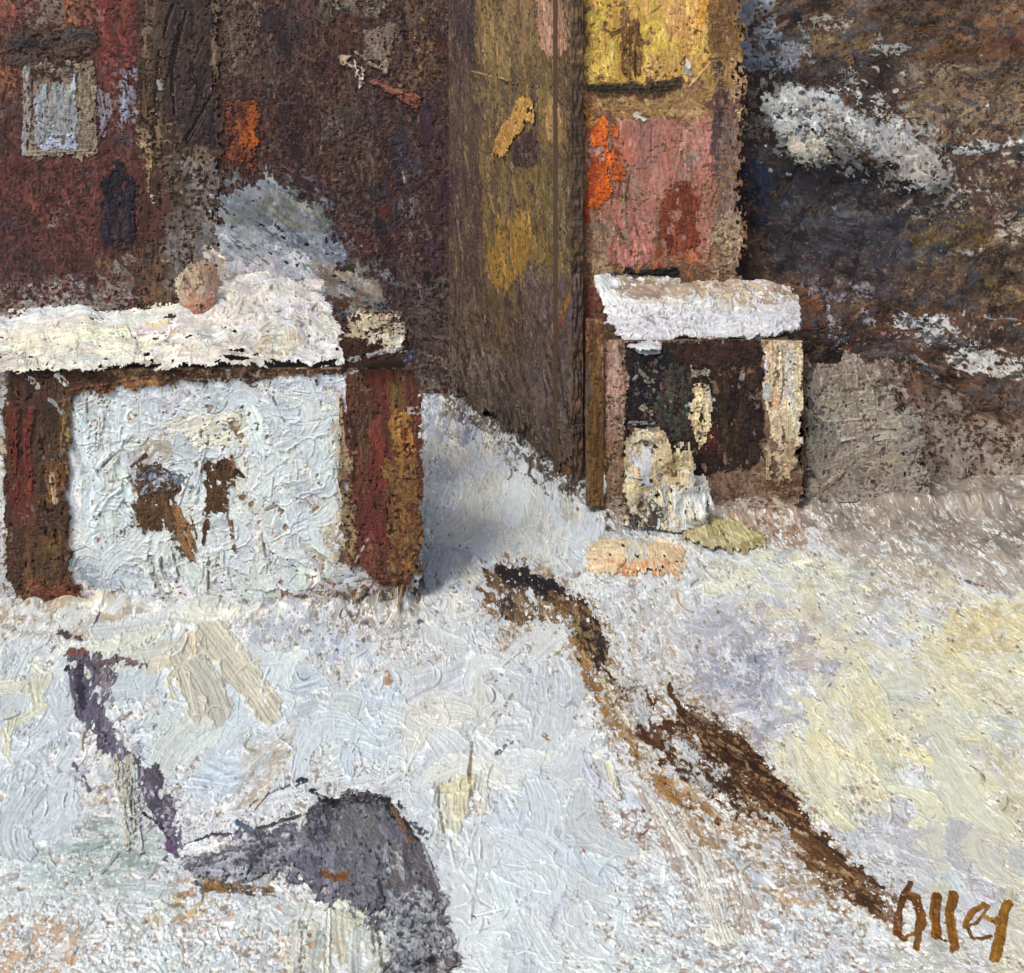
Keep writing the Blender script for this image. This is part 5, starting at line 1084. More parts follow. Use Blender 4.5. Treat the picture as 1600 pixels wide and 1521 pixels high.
def p_smoke(S):
    fill(S, '335,300 370,282 420,275 470,290 500,320 530,370 555,420 600,460 620,500 540,520 420,500 330,490 310,440 330,380', '72787e*2 82888c 666c72 8e9498', 50, 12, 25, 18, 3.6, -.2, .7, .93, edge=20)
    fill(S, '340,290 460,285 510,340 480,370 350,360', '62686f*2 565c64 6e7478 767a72', 40, 9, 25, 20, 2.4, .2, .8, .9)
    fill(S, '400,295 500,310 530,360 440,350', '6e6e66 7c7c72 605e58', 34, 8, 35, 12, 1.8, .28, .8, .86)
    fill(S, '335,350 440,350 500,390 520,440 340,420', '949ca4*2 a0a8ae 888f96 acb2b6', 44, 9, 32, 14, 2.4, .2, 1.0, .9)
    fill(S, '440,355 545,380 550,410 470,395', '707888 8088 98'.replace('8088 98', '808898') + ' 606470', 26, 8, 20, 20, 1.8, .32, 1, .86)
    fill(S, '480,400 580,420 610,470 520,480', '90806f 7c6e60 a0907c 6c5c50', 30, 7, 40, 20, 2.2, .28, 1, .88)
    fill(S, '500,450 545,450 545,490 505,490', '4a342c 583e30', 18, 7, 30, 30, 1.6, .3, .6, .86)
    fill(S, '345,400 480,390 510,450 500,520 420,505 330,480', 'c2c4c8*2 ccced0 b4b6bc c8bec4', 36, 13, 45, 30, 2.6, .14, 1.2, .93)
    fill(S, '430,390 480,395 500,460 470,490 430,450', 'c0c4ca ccd0d4 b6bac4', 30, 12, 60, 20, 1.8, .15, 1.0, .9)
    fill(S, '318,380 370,395 375,440 330,430', 'bcb4a8 ccc4b8 a49c90', 18, 8, 35, 30, 1.8, .28, 1.4, .88)
    K(S, '322,388 355,402', 4, 'a88c68', .15, 2); K(S, '478,470 490,500 485,505', 5, 'b8bcc4', .1, 2.2)
    for q in ('380,395 410,410', '355,375 395,385 420,405', '400,340 440,370', '430,330 470,365', '360,365 380,385'): K(S, q, 2.2, '3c4248', .2, .4, .75)
    spots(S, 470, 400, 60, 40, 'b0b4bc c0c4c8', 70, 2, 6, 1.6); spots(S, 430, 440, 60, 40, '6c6c70 7c7a7c', 20, 2, 5, .4)
o = clumpmass('smoke_plume', (280, 250, 660, 545), 18.3, p_smoke, .14, 'blue-grey puff of smoke drifting up beside the pinkish chimney of the white hut', 'smoke', M_bush)
o['kind'] = 'thing'

# ================================================================== the white hut
HY = 16.78
WH = front(-60, 575, 668, 942, HY, 'a08c78'); WH.grain, WH.gain, WH.speck = .09, .80, srgb('847468'); WH.tint = G.tint
fill(WH, '-70,550 680,550 680,950 -70,950', '6a5040 5c4438 785c48', 40, 11, 86, 12, 1.8, .15, .8, .9, edge=-1)
fill(WH, '-60,560 12,560 14,940 -60,940', 'c8ccd0*2 bcc0c4 d2d4d4 b4a898', 34, 11, 80, 20, 2.4, .12, 1.4, .92)
SN = 'd0d7dc*3 c8cfd5*2 d6dbdc dadbd4'
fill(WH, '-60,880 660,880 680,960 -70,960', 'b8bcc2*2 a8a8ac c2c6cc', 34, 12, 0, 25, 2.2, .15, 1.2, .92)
fill(WH, '95,605 250,592 400,588 560,582 565,640 550,800 520,900 420,945 130,945 95,900 90,700', SN, 50, 18, 75, 25, 3.0, .04, 1.6, .95, edge=3)
fill(WH, '115,620 300,600 540,585 540,660 120,690', 'c8d0da*2 ccd4de bec6d2 c2c6cc', 44, 14, 10, 30, 2.2, .14, 1.4, .92)
fill(WH, '250,655 400,640 420,700 260,700', 'd2d2c2 d8d6c4 ccccc2', 50, 13, -12, 14, 1.8, .22, 1.5, .88)
fill(WH, '120,690 300,680 300,720 220,740 120,730', 'c4c4c4 ccccc8 bcbab8', 34, 12, -30, 25, 1.8, .15, 1.6, .9)
fill(WH, '215,680 280,680 270,710 205,720', 'ab9c8c b8ac9e 9c8c7c', 24, 8, -40, 30, 1.6, .35, 1.2, .85)
fill(WH, '380,620 540,610 535,760 400,740', 'cfd8de*2 d4dce0 c6d0da', 60, 20, 78, 12, 2.2, .05, 1.6, .93)
fill(WH, '440,650 530,640 520,760 430,760', 'd2d8da dadeda c8d2d8', 70, 10, 78, 6, 2, .14, 1.8, .9)
fill(WH, '110,640 210,700 200,850 120,900 108,760', 'ccd6dc*2 d4dcdc c4ced6', 70, 13, 80, 12, 2.4, .06, 1.8, .94)
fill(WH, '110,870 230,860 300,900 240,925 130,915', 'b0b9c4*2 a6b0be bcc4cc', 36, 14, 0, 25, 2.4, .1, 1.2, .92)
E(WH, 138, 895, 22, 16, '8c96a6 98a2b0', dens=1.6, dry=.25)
fill(WH, '420,770 510,760 490,880 410,900', 'bcc2cc*2 c8ced6 b0b4c0', 40, 13, 80, 20, 2.2, .14, 1.4, .9)
fill(WH, '470,770 540,760 540,860 500,900 480,870', 'bcb4a4 aca08e c8c4bc 94887c', 30, 9, 70, 25, 2, .28, 1.4, .88)
E(WH, 515, 820, 18, 26, 'cdbb90 c4b080 d4c8a8', dens=2, dry=.15, a=20, th=2)
fill(WH, '505,640 545,600 548,760 525,760', 'c0b8ae a89c92 ccc8c2', 40, 9, 82, 10, 2, .25, 1.4, .88)
fill(WH, '300,800 420,780 420,900 320,930', 'c8d0d8*2 d0d6da bcc2ca', 40, 13, 70, 30, 2.2, .1, 1.6, .92)
for q, w, c in (('235,840 228,880 242,920', 9, 'dcdfdf'), ('248,845 245,880 262,922', 8, 'e0e2e0'), ('262,840 258,870 275,900', 8, 'd8dcdc'), ('230,848 262,838', 12, 'dcdfdf'), ('270,865 278,900', 5, 'd4d8d8'),
                ('322,865 320,920', 9, 'd4d6d4'), ('336,870 332,905', 7, 'd8dad8'), ('345,860 360,910', 6, 'd4d8da'), ('318,870 335,865', 12, 'd6d8d6'), ('405,835 415,880 405,890', 9, 'd8d4c4'),
                ('150,700 158,645', 9, 'd4d8d4'), ('150,688 200,680', 14, 'cfd4d8'), ('160,690 185,760 150,800', 12, 'd4dadc'), ('108,800 104,840 118,868', 9, 'd8d8cc'), ('165,735 180,715 172,760', 8, 'd6d8d0'), ('300,720 320,700 305,780', 9, 'd2dade')):
    K(WH, q, w, c, 0, 5.5, .96, 2, .03, 1.1, ridge=1.5)
for q in ('240,850 236,885 244,918', '254,850 252,885 262,905', '266,850 280,900', '327,872 326,920', '412,850 420,890', '150,705 152,660', '160,730 190,700', '530,680 540,720 522,735', '425,620 445,660', '318,700 300,770'):
    K(WH, q, 3, '5c5450', .1, -1.5, .88)  # shadowed sides of the white ridges, painted dark
for i in range(9): K(WH, f'{420+i*12},{655+i%3*8} {428+i*12},{770-i%4*10}', 2.2, 'dbe0e0', .1, 2.2, .8)
spots(WH, 330, 620, 200, 18, '8c7468 7a6458 9c8478', 70, 2, 5, .8)
spots(WH, 330, 740, 220, 120, '8c8078 7c746c', 50, 1.5, 3.5, .4)
flakes(WH, 120, 620, 520, 880, 46, 'ccd6de d2dade d6dcdc c6d0d8', 14, 36, 2.2)
cracks(WH, 110, 610, 530, 920, 50, 36)
crust(WH, 110, 610, 530, 910, 110, 2.6)
t = thing('white_hut', ((330 - CX) * HY / FOC, HY, 0), 'low white plastered hut with dark corner posts and a thick snow roof', 'hut')
fray(WH, right=22)
build('wall', WH, M_snow, t)
blocks('side_wall', [(((-50 - 330) * HY / FOC, .05, 0), ((628 - 330) * HY / FOC, .6, 2.34))], M_dark, '54402f', None).parent = t
def cornerpost(box, polys, knife=()):
    S = Overlay(WH, box, 7.0, '54382c')
    for p in polys: fill(S, **p)
    for k in knife: K(S, *k)
    build('corner_post', S, M_dark, t)
cornerpost((-8, 560, 130, 960), [
    dict(poly='8,600 60,585 112,590 112,700 104,780 112,880 100,938 40,945 10,900 8,700', cols='4a362c*2 3c2c26 5a4030 50382e', L=60, w=10, ang=88, aj=6, dens=3.6, dry=.05, th=1.0, al=.95, edge=3),
    dict(poly='10,630 55,640 55,800 12,830', cols='5c2e28 68362e 4e2a24', L=50, w=8, ang=88, aj=6, dens=2.0, dry=.15, th=1.0, al=.9),
    dict(poly='55,620 110,610 108,880 60,890', cols='48342a 54402f 3c2e28', L=50, w=7, ang=88, aj=5, dens=1.8, dry=.2, th=1.0, al=.88),
    dict(poly='95,620 112,612 112,700 98,720', cols='9c8458 7c6444 8c7050', L=26, w=7, ang=84, aj=10, dens=2, dry=.3, th=1.0, al=.86),
    dict(poly='70,720 108,710 106,780 72,790', cols='805830 90683c 6c4a30', L=24, w=7, ang=80, aj=15, dens=1.6, dry=.3, th=1.0, al=.85),
    dict(poly='20,835 110,830 112,935 40,940', cols='503a28 5f4630 44322a 6c5234', L=34, w=8, ang=86, aj=10, dens=2.4, dry=.15, th=1.0, al=.92),
    dict(poly='40,900 130,905 150,935 60,945', cols='6a3a2a 7a4634 5a342a', L=26, w=7, ang=15, aj=14, dens=1.8, dry=.3, th=.8, al=.86)],
    [('20,630 28,680 24,760', 9, '66342d', .05, 3), ('54,640 44,690 48,760', 10, '6c362f', .05, 3.2), ('20,690 28,780', 10, '602e28', .05, 3), ('34,640 32,720', 5, '241816', .05, .4), ('58,640 52,690', 4, '281a18', .05, .4),
     ('80,622 98,640', 9, '9ca0a8', .4, 1.4), ('82,740 88,780', 8, 'b8a890', .35, 1.6)])
cornerpost((520, 555, 690, 955), [
    dict(poly='545,580 610,562 650,575 662,640 660,800 650,910 600,915 545,880 560,800 530,700 532,620', cols='5c3428*2 4a2e26 6c3c2c 54382a', L=60, w=10, ang=89, aj=5, dens=3.6, dry=.05, th=1.0, al=.95, edge=4),
    dict(poly='548,585 590,580 588,720 555,740', cols='4a3228 563c2e 3c2a24 644a38', L=60, w=6, ang=89, aj=4, dens=2.2, dry=.15, th=1.2, al=.9),
    dict(poly='578,580 608,570 606,800 580,800', cols='66302a 72372c 5a2c26', L=50, w=9, ang=88, aj=5, dens=2.2, dry=.14, th=.9, al=.9),
    dict(poly='608,570 630,570 632,640 610,640', cols='604c2c 54442c 705834', L=40, w=8, ang=88, aj=5, dens=2, dry=.15, th=.9, al=.9),
    dict(poly='608,625 640,640 648,720 620,720', cols='a0763a 8c6834 b08448', L=30, w=8, ang=82, aj=12, dens=2.4, dry=.2, th=1.4, al=.9),
    dict(poly='600,720 660,700 660,900 610,900', cols='7c5c34 6a4c2c 8c6c40 54402c', L=20, w=7, ang=80, aj=25, dens=2.4, dry=.28, th=1.0, al=.88),
    dict(poly='530,700 555,690 562,880 535,860', cols='8c7a5c a08e70 78664c', L=30, w=7, ang=82, aj=12, dens=2.2, dry=.22, th=1.2, al=.88),
    dict(poly='552,760 600,750 605,890 560,880', cols='62302a 703832 54302a', L=40, w=9, ang=86, aj=8, dens=2.2, dry=.15, th=.8, al=.9)],
    [('532,620 538,690 550,730', 5, 'b09a78', .15, 2), ('545,640 560,700', 4, '2c1e1a', .1, .4), ('556,875 575,840', 3, 'b8a8b0', .3, 1), ('640,640 655,640', 10, 'b0aca8', .35, 1.8)])
def win(poly, cols, extra, box, label=None):
    S = Overlay(WH, box, 1.6, '54402f')
    fill(S, poly, cols, L=26, w=8, ang=82, aj=14, dens=3.6, dry=.1, th=.8, al=.95, edge=7)
    extra(S); build('window', S, M_dark, t)
def w1(S):
    fill(S, '205,725 260,728 300,745 290,762 225,766', '4a4450 9098a4 3c3840 a4acb8', 18, 6, 10, 40, 1.6, .4, 1.0, .88)
    fill(S, '205,770 268,775 270,830 215,830', '5c4430*2 503a2a 6a5038', 34, 6, 78, 10, 2.4, .1, 1.0, .92)
    fill(S, '265,790 300,800 305,880 280,870', '94704e a07c58 846244', 44, 5, 66, 6, 2.4, .15, 1.0, .9)
    K(S, '222,770 240,745 285,748', 7, '8c98ac', .3, 1.4); K(S, '275,752 300,760', 7, '7c94ac', .3, 1.4); K(S, '205,730 228,712', 6, '5c4434', .25, 1)
    spots(S, 250, 750, 40, 16, 'b8c0c8 98a4b4', 20, 2, 6, 1.4)
win('210,736 226,726 254,734 290,750 280,766 266,784 282,806 300,868 284,868 262,832 216,832 210,790', '54402f*2 48362a 604a36', w1, (175, 695, 325, 905))
def w2(S):
    fill(S, '315,715 370,714 368,780 318,785', '503a26*2 5c442c 44301f', 34, 5, 86, 8, 2.6, .08, 1.0, .93)
    K(S, '362,712 365,735', 5, 'a47860', .2, 1.4); K(S, '370,738 380,745', 7, '2e2018', .1, .5); K(S, '322,815 318,850', 9, '4c3626', .15, .9); K(S, '360,815 366,860', 8, '745848', .3, .9)
win('318,724 336,716 366,716 372,742 362,790 356,806 340,800 330,812 322,846 316,840 319,790', '523c28*2 46321f 5e462e', w2, (295, 695, 395, 885))
EV = Overlay(WH, (0, 545, 560, 640), 6.0, '4a3022')
fill(EV, '20,585 110,575 250,572 400,570 545,562 548,582 400,590 250,600 120,615 110,640 20,640', '4a3226*2 3a281f 5a3c2a 6c5038', 50, 8, -3, 6, 3.4, .08, 1.0, .95, edge=4)
fill(EV, '15,570 110,570 90,590 20,592', '181414 241c1a 302622', 34, 8, -4, 8, 2.6, .06, .8, .94)
fill(EV, '110,600 250,585 260,602 120,620', '8a6040 7c5434 9c7450', 26, 7, -6, 12, 1.8, .32, .8, .86)
spots(EV, 330, 582, 160, 14, 'a8a098 b8b4ac 8c7a68', 120, 2, 6, 1.4)
K(EV, '48,590 60,600', 10, 'd0d2d0', .2, 2); K(EV, '92,585 105,598', 9, 'd4d6d4', .1, 2.4)
build('eave', EV, M_dark, t)
# roof
WR = slab(-60, 400, 660, 590, 16.55, 18.05, 'c8c8bc'); WR.p[:] = 0; WR.grain, WR.gain, WR.speck = .07, .80, srgb('847460')
fill(WR, '-60,490 60,484 180,480 280,470 340,440 420,430 520,480 552,545 535,562 400,562 250,568 110,580 -60,588', 'd0d0c0*3 cccec8 d8d6c2 c4c4bc', 70, 15, -2, 6, 3.4, .02, 1.6, .97, edge=5)
fill(WR, '-60,482 120,478 250,482 260,505 -60,512', 'd0d4d4*2 cad0d4 d6d6cc', 60, 13, 0, 6, 2.2, .1, 1.4, .92)
fill(WR, '-60,512 200,505 220,550 -60,555', 'd8d6be*2 d4d2bc dcdac8', 70, 16, -2, 5, 2.2, .06, 1.6, .93)
fill(WR, '180,478 340,470 380,520 200,520', 'd0d0cc d6d4c8 c6c6c4', 60, 14, -6, 10, 2.0, .08, 1.8, .92)
fill(WR, '200,535 420,520 430,575 220,580', 'd2d0c4 c6c2b8 d6d6d0 b8b0a4', 40, 11, -6, 14, 2.2, .16, 1.8, .9)
fill(WR, '330,440 500,440 540,520 520,560 400,555 340,510', 'bcbcb8*2 c8c8c4 b0aeac ccc8bc', 34, 13, 20, 35, 2.4, .12, 1.6, .93)
fill(WR, '380,470 520,470 545,560 500,570 420,540', 'c4c8ca b8bcbe d0d2cc aaa69e', 30, 12, 35, 30, 2, .2, 1.6, .9)
fill(WR, '395,520 470,520 470,560 400,560', 'bcb08e ccc4a4 b0a68c', 26, 9, 0, 20, 1.6, .3, 1.6, .86)
fill(WR, '-60,548 40,545 60,575 -60,590', 'b0a494 c4bcb0 a09484', 40, 9, -12, 8, 1.8, .25, 1.2, .86)
for q, w, c in (('-40,560 40,548 120,545', 12, 'd0cdbe'), ('20,575 60,560 110,568', 16, 'd6d4cc'), ('100,575 160,565 220,560', 14, 'd8d8cc'), ('230,505 260,502', 12, 'd2c490'), ('260,515 330,505 400,490', 10, 'cfccc0'), ('200,550 280,545 350,530', 12, 'd8d8d4'),
                ('340,500 380,470', 9, 'd6d4c8'), ('440,560 520,550', 12, 'd4d8d8'), ('490,530 540,540 532,568', 12, 'd6dada'), ('260,550 310,540', 10, 'd4d0b8')):
    K(WR, q, w, c, .03, 3.0, .96, 2, .03, 1.1, ridge=1.3)
for q in ('0,552 30,545', '0,565 40,552', '215,520 280,518', '250,540 262,535', '325,540 330,520', '345,495 352,480', '372,490 380,476', '400,530 440,528', '60,560 70,552', '245,490 255,484'): K(WR, q, 3, '6c6254', .2, .4, .75)
for i in range(6): K(WR, f'{30+i*5},{556} {28+i*5},{574}', 2, '7c7468', .2, .5, .7)
spots(WR, 130, 530, 160, 30, '5c5448 7c7058', 40, 1.6, 4, .5); spots(WR, 470, 500, 60, 40, '5c544c 6c645c', 70, 2, 5, .5); spots(WR, 380, 500, 100, 50, 'b09070 8c6c54', 40, 2, 6, .8)
cracks(WR, -40, 470, 540, 570, 25, 30)
crust(WR, -40, 450, 540, 580, 160, 3)
WR.dome = 0.03 * WR.tile(N24, 0, WR.r, 0, WR.c) + 0.012 * WR.tile(N8, 0, WR.r, 0, WR.c)
o = build('roof', WR, M_snow, t)
zf = H - (580 + HOR) * 16.6 / FOC
x0, x1 = (-60 - CX) * 16.78 / FOC - t.location.x, (552 - CX) * 16.78 / FOC - t.location.x
blocks('back_wall', [((x0, 17.4 - HY, 0), (x1 - .1, 18.1 - HY, zf - .03))], M_dark, '4a382c', None).parent = t
EC = Overlay(WH, (520, 545, 680, 600), 6.0, '4a2c26'); 
CPv = front(525, 470, 660, 575, 16.62, '4a2c26'); CPv.p[:] = 0
fill(CPv, '538,500 560,490 600,478 632,495 640,545 620,558 545,570 534,540', '3c2420*2 4a2e28 301e1c', 26, 9, 10, 20, 3.4, .08, 1.0, .95, edge=4)
fill(CPv, '540,492 590,480 630,500 632,545 600,548 590,520 575,535 545,520', 'c0b498*2 ccc4ac a89878 b4a48a', 22, 10, 30, 35, 3.0, .1, 2.2, .94, edge=5)
fill(CPv, '600,515 632,512 630,552 602,548', 'd2d2c0 c8c8b8 dcdacc', 20, 10, -40, 25, 2.6, .1, 2.6, .94)
K(CPv, '545,562 575,552 600,545', 8, 'a8acb0', .15, 2.2); K(CPv, '595,510 612,500', 7, '2a2420', .2, .6); K(CPv, '565,505 580,515 585,530', 9, 'd2ccb6', .1, 2.6); K(CPv, '635,560 645,552', 12, '4a5478', .3, 1.2)
spots(CPv, 640, 555, 10, 12, '6a7aa4 3c3c50 a8b0c4', 16, 3, 6, 1.4); spots(CPv, 600, 500, 34, 24, 'dcd8c8 3a2c28', 40, 2, 6, 1.6)
yy_, xx_ = np.mgrid[0:CPv.r, 0:CPv.c]
CPv.dome = .10 * CPv.p * np.sqrt(np.clip(1 - ((xx_ / CPv.c - .5) / .5) ** 2 - ((yy_ / CPv.r - .5) / .55) ** 2, 0, 1))
o = build('roof_end', CPv, M_wall, None, 0, True); o.parent = t
o.data.transform(__import__('mathutils').Matrix.Translation((-t.location.x, -t.location.y, 0)))
# chimney
def p_ch(S):
    fill(S, '276,420 300,414 330,412 342,430 338,470 325,492 296,495 284,475 276,450', 'b09484*2 bca08c a48676 c0a894', 34, 12, 80, 14, 3.4, .05, 1.6, .96, edge=3)
    fill(S, '288,468 340,455 338,490 300,496', 'b4806a c08a70 a87460', 26, 9, -10, 20, 2, .2, 1.2, .9)
    fill(S, '276,422 292,420 288,460 276,455', 'b8b4a0 c4c2ae', 20, 8, 84, 10, 2, .15, 1.8, .9)
    K(S, '300,455 325,432', 3, '6c5448', .15, .5); K(S, '312,415 316,435', 9, 'c8ac90', .05, 2.4); K(S, '280,425 284,424', 5, '3c342c', .1, .5); K(S, '340,430 352,440', 6, '6c4c40', .3, .7)
S = front(262, 402, 362, 505, 17.5, 'b09484'); S.p[:] = 0; p_ch(S)
yy_, xx_ = np.mgrid[0:S.r, 0:S.c]
S.dome = .16 * S.p * np.sqrt(np.clip(1 - ((xx_ / S.c - .5) / .42) ** 2, 0, 1))
o = build('chimney', S, M_wall, None, 0, True); o.parent = t
o.data.transform(__import__('mathutils').Matrix.Translation((-t.location.x, -t.location.y, 0)))

# ---- dry weeds and drift at the hut's corner ----------------------
WD = Overlay(G, (470, 850, 720, 1010), 3.0, '8c7a68')
rr = np.random.default_rng(3)
for i in range(70):
    x, y = rr.uniform(505, 600), rr.uniform(905, 950)
    l = rr.uniform(20, 50); a = math.radians(-48 + rr.normal() * 14)
    K(WD, f'{x},{y} {x+l*math.cos(a)},{y+l*math.sin(a)}', rr.uniform(3, 7), rr.choice(['6a5440', '8c7a68', 'a08c74', '4e4648', '9a948e', '3a2c24', 'b0aaa4']), .15, 2.2)
for i in range(34):
    x, y = rr.uniform(590, 660), rr.uniform(880, 930); K(WD, f'{x},{y} {x+rr.normal()*8},{y+rr.uniform(10,34)}', rr.uniform(3, 7), rr.choice(['6c4c34', '84684a', 'b0a494', '5a4050', 'c8c8c4', '9c7c54']), .15, 2.0)
for q, w, c in (('548,885 560,872', 9, '2a1c16'), ('520,920 545,905', 9, '38302c'), ('505,935 530,920', 8, '4c4650'), ('590,895 612,905', 5, 'c8c4b8'), ('548,905 560,890', 6, 'c4c0ae'), ('550,925 560,895', 5, 'd4d4cc'), ('630,900 655,915', 7, '4a4858'), ('455,935 490,935', 8, '5c5860')):
    K(WD, q, w, c, .1, 2.2)
fill(WD, '500,910 535,905 545,940 500,950', '94827a a08e86', 24, 6, 80, 20, 1.6, .3, 1.4, .86)
Y_, X_ = np.mgrid[0:WD.r, 0:WD.c]
WD.dome = .05 * WD.p * (1 + .4 * WD.tile(N4, 0, WD.r, 0, WD.c))
o = build('weeds', WD, M_bush); tag(o, 'tangle of dry brown and grey weeds at the right corner post of the white hut', 'weeds', kind='thing')

# ---- the brown track ---------------------------------------------
TR = Overlay(G, (740, 850, 1470, 1500), 1.0, '6a4a32')
fill(TR, '760,880 800,870 860,895 905,930 945,975 950,1030 930,1060 900,1000 860,970 790,985 745,950', '6a5642 7c6850 54442f 8c7860', 34, 9, 45, 25, 2.2, .32, .7, .88, edge=9)
fill(TR, '780,890 830,890 880,915 905,945 890,960 840,930 785,915', '26222a*2 302a2e 1e1c22 3e342e', 34, 11, 25, 10, 3.4, .06, .8, .93, edge=5)
K(TR, '782,893 830,908 865,925 905,965 938,1020', 17, '221f24', .1, .8)
fill(TR, '780,925 800,930 798,975 782,970', '2e2a34 3a3440', 18, 7, 80, 20, 2, .28, .6, .88)
fill(TR, '860,930 920,930 945,990 940,1050 915,1040 890,990', '6a5036*2 7c5e3c 54402e 8c6c44', 26, 9, 60, 20, 3, .12, .8, .92, edge=8)
fill(TR, '905,970 935,960 950,1000 945,1040 925,1040', '221e22 2c2426 382c26', 26, 10, 70, 14, 3, .08, .7, .9)
spots(TR, 940, 1010, 14, 40, '1e1c20 28242a', 30, 3, 7, .7)
fill(TR, '895,1020 920,1010 960,1080 1000,1160 1010,1200 975,1170 930,1110', '94744a*2 a48458 84643e b09470', 40, 8, 62, 14, 3, .16, .7, .9, edge=9)
fill(TR, '930,1040 965,1070 1040,1080 1020,1110 960,1090', '5c4028 6c4c2e 4a3424', 26, 9, 40, 25, 2.2, .25, .8, .9)
fill(TR, '1035,1075 1052,1055 1070,1100 1160,1153 1227,1222 1284,1298 1362,1380 1398,1432 1372,1440 1308,1388 1238,1304 1150,1248 1045,1212 990,1150 1000,1120 1060,1130', '47301f*3 553a25 37261c 62462e', 44, 11, 40, 12, 3.8, -.1, .8, .95, edge=7)
fill(TR, '1060,1110 1150,1150 1230,1220 1290,1300 1240,1290 1150,1220 1070,1160', '38241a*2 442c1c 2c1e1a', 40, 10, 40, 10, 2.8, .1, .8, .93, edge=8)
fill(TR, '1200,1270 1250,1290 1360,1400 1340,1430 1240,1350', '5c4028 6c4e32 4c3424', 34, 9, 45, 12, 2, .22, .7, .88)
fill(TR, '1330,1350 1400,1400 1420,1450 1380,1450', '6a5040 7c6250 8c7464', 24, 8, 45, 20, 1.8, .35, .8, .85)
fill(TR, '1000,1180 1060,1230 1140,1290 1110,1290 1030,1240', 'a0784c b08a5e 8c683e', 40, 8, 42, 10, 2, .25, .6, .86)
fill(TR, '1060,1085 1130,1120 1180,1165 1100,1140', '5c5450 7c7468 48403c', 26, 8, 35, 15, 1.6, .3, .7, .84)
spots(TR, 1075, 1180, 70, 34, 'c4ccd4 b8c0c8 ccd2d6', 34, 2, 8, 1.8, 35); fill(TR, '1040,1080 1160,1150 1240,1230 1380,1400 1340,1420 1180,1290 1040,1190', '7c5c3c 8c6c4c 6a4e36 a08464', 34, 6, 42, 8, .9, .5, .7, .85, edge=8, clot=.2)
fill(TR, '1000,1130 1080,1150 1150,1210 1120,1250 1040,1200', 'b8b4b0 c8ccd0 9c8c7c 2c2220', 14, 6, 40, 40, 1.2, .5, 1.2, .88, edge=8, clot=.8)
fill(TR, '860,930 930,930 960,1040 900,1040', '8c7450 a08a64 2c2624', 20, 6, 60, 25, 1.0, .5, .8, .85, edge=8, clot=.3)
spots(TR, 1310, 1390, 34, 34, 'c8c4bc d4d2cc', 40, 2, 5, 1.6)
spots(TR, 960, 1110, 40, 50, 'c8ccce b8b8b4', 50, 4, 9, 1.6); spots(TR, 1120, 1230, 60, 24, '241a18 30221c', 70, 3, 8, .8, 40); spots(TR, 850, 960, 60, 30, 'c0b4a4 a89a88', 50, 3, 7, 1.4)
for q, w, c in (('985,1080 1000,1130', 10, 'c4ccd4'), ('1000,1085 1012,1140', 14, 'c8d0d6'), ('940,1060 960,1095', 10, 'd2d2c0'), ('965,1110 985,1135', 13, 'd4d6c8'), ('1130,1200 1122,1215', 12, 'd0d4d6'), ('1208,1275 1230,1300 1228,1320', 8, 'c0c6cc'), ('1060,1165 1085,1185', 16, 'c0c8ce'), ('1090,1210 1105,1235', 15, 'c0c6ca')):
    K(TR, q, w, c, .12, 2.6)
o = build('path', TR, M_rock); tag(o, kind='structure', label='dark brown trodden track running diagonally across the snow')

# ---- the ditch: violet-grey, with a grey stone block ----------------
DT = Overlay(G, (90, 960, 420, 1420), 1.6, '6c6878')
fill(DT, '108,1030 150,1020 165,1060 145,1080 170,1130 215,1185 265,1260 295,1320 270,1330 235,1270 195,1200 150,1170 120,1110', '5c5868*2 6c687a 4e4a5a 807c8c', 44, 10, 62, 10, 3.6, .0, .8, .94, edge=4)
fill(DT, '115,1040 128,1040 140,1120 175,1165 160,1170 125,1110', '34303e*2 403a4a 2a2832', 40, 8, 62, 10, 3, .1, .8, .94, edge=3)
fill(DT, '205,1180 250,1200 285,1290 275,1310 235,1260', '58525e*2 66606c 484450', 44, 11, 62, 8, 2.4, .14, .7, .92)
fill(DT, '135,1030 185,1025 180,1070 150,1080', '4e484c 5e565a 746a70 8a7e84', 24, 8, 70, 25, 2.2, .22, .8, .9)
fill(DT, '160,1045 185,1040 180,1090 155,1110', 'a09aa8 9088 98'.replace('9088 98', '908898'), 22, 8, 80, 20, 1.6, .3, .7, .85)
K(DT, '95,990 130,1000', 11, '46403e', .3, 1.2); K(DT, '108,1018 130,1022', 11, '7c4c3e', .25, 1.2); K(DT, '150,1035 190,1032 225,1042', 9, '745a5e', .3, 1); K(DT, '148,975 155,962', 5, '50506a', .2, .8)
K(DT, '108,1035 106,1045', 9, '2e2a38', .1, .8); K(DT, '110,1050 112,1080 130,1130', 4, '5c5868', .15, .8)
K(DT, '222,1270 250,1290 268,1320', 4, '2e2838', .15, .8); K(DT, '285,1322 330,1306 370,1303', 4, '3e3848', .2, .8); K(DT, '260,1320 280,1340', 8, '5a4664', .2, 1.0)
K(DT, '370,1285 385,1295', 6, '3c6474', .2, .9); K(DT, '375,1280 395,1255 440,1232', 2.5, '5c5866', .3, .7)
spots(DT, 265, 1270, 22, 50, 'b4b0bc c4c4cc', 40, 3, 7, 1.4)
K(DT, '115,1195 130,1220', 6, '605a72', .35, .8); K(DT, '135,1225 140,1238', 5, '605a72', .2, .8)
for q, w, c in (('180,1185 192,1260', 8, 'c8c4ac'), ('192,1195 200,1330', 7, 'c4c4b4'), ('203,1185 208,1300', 10, 'bcbca8'), ('212,1200 220,1335', 9, 'c4cac8')):
    K(DT, q, w, c, .1, 3.0, ridge=1.4)
K(DT, '206,1230 206,1335', 2.5, '342e2c', .1, .3)
spots(DT, 180, 1160, 40, 110, 'c0c4cc cdd2d6 a8a4b0', 50, 2, 6, 1.6, 62)
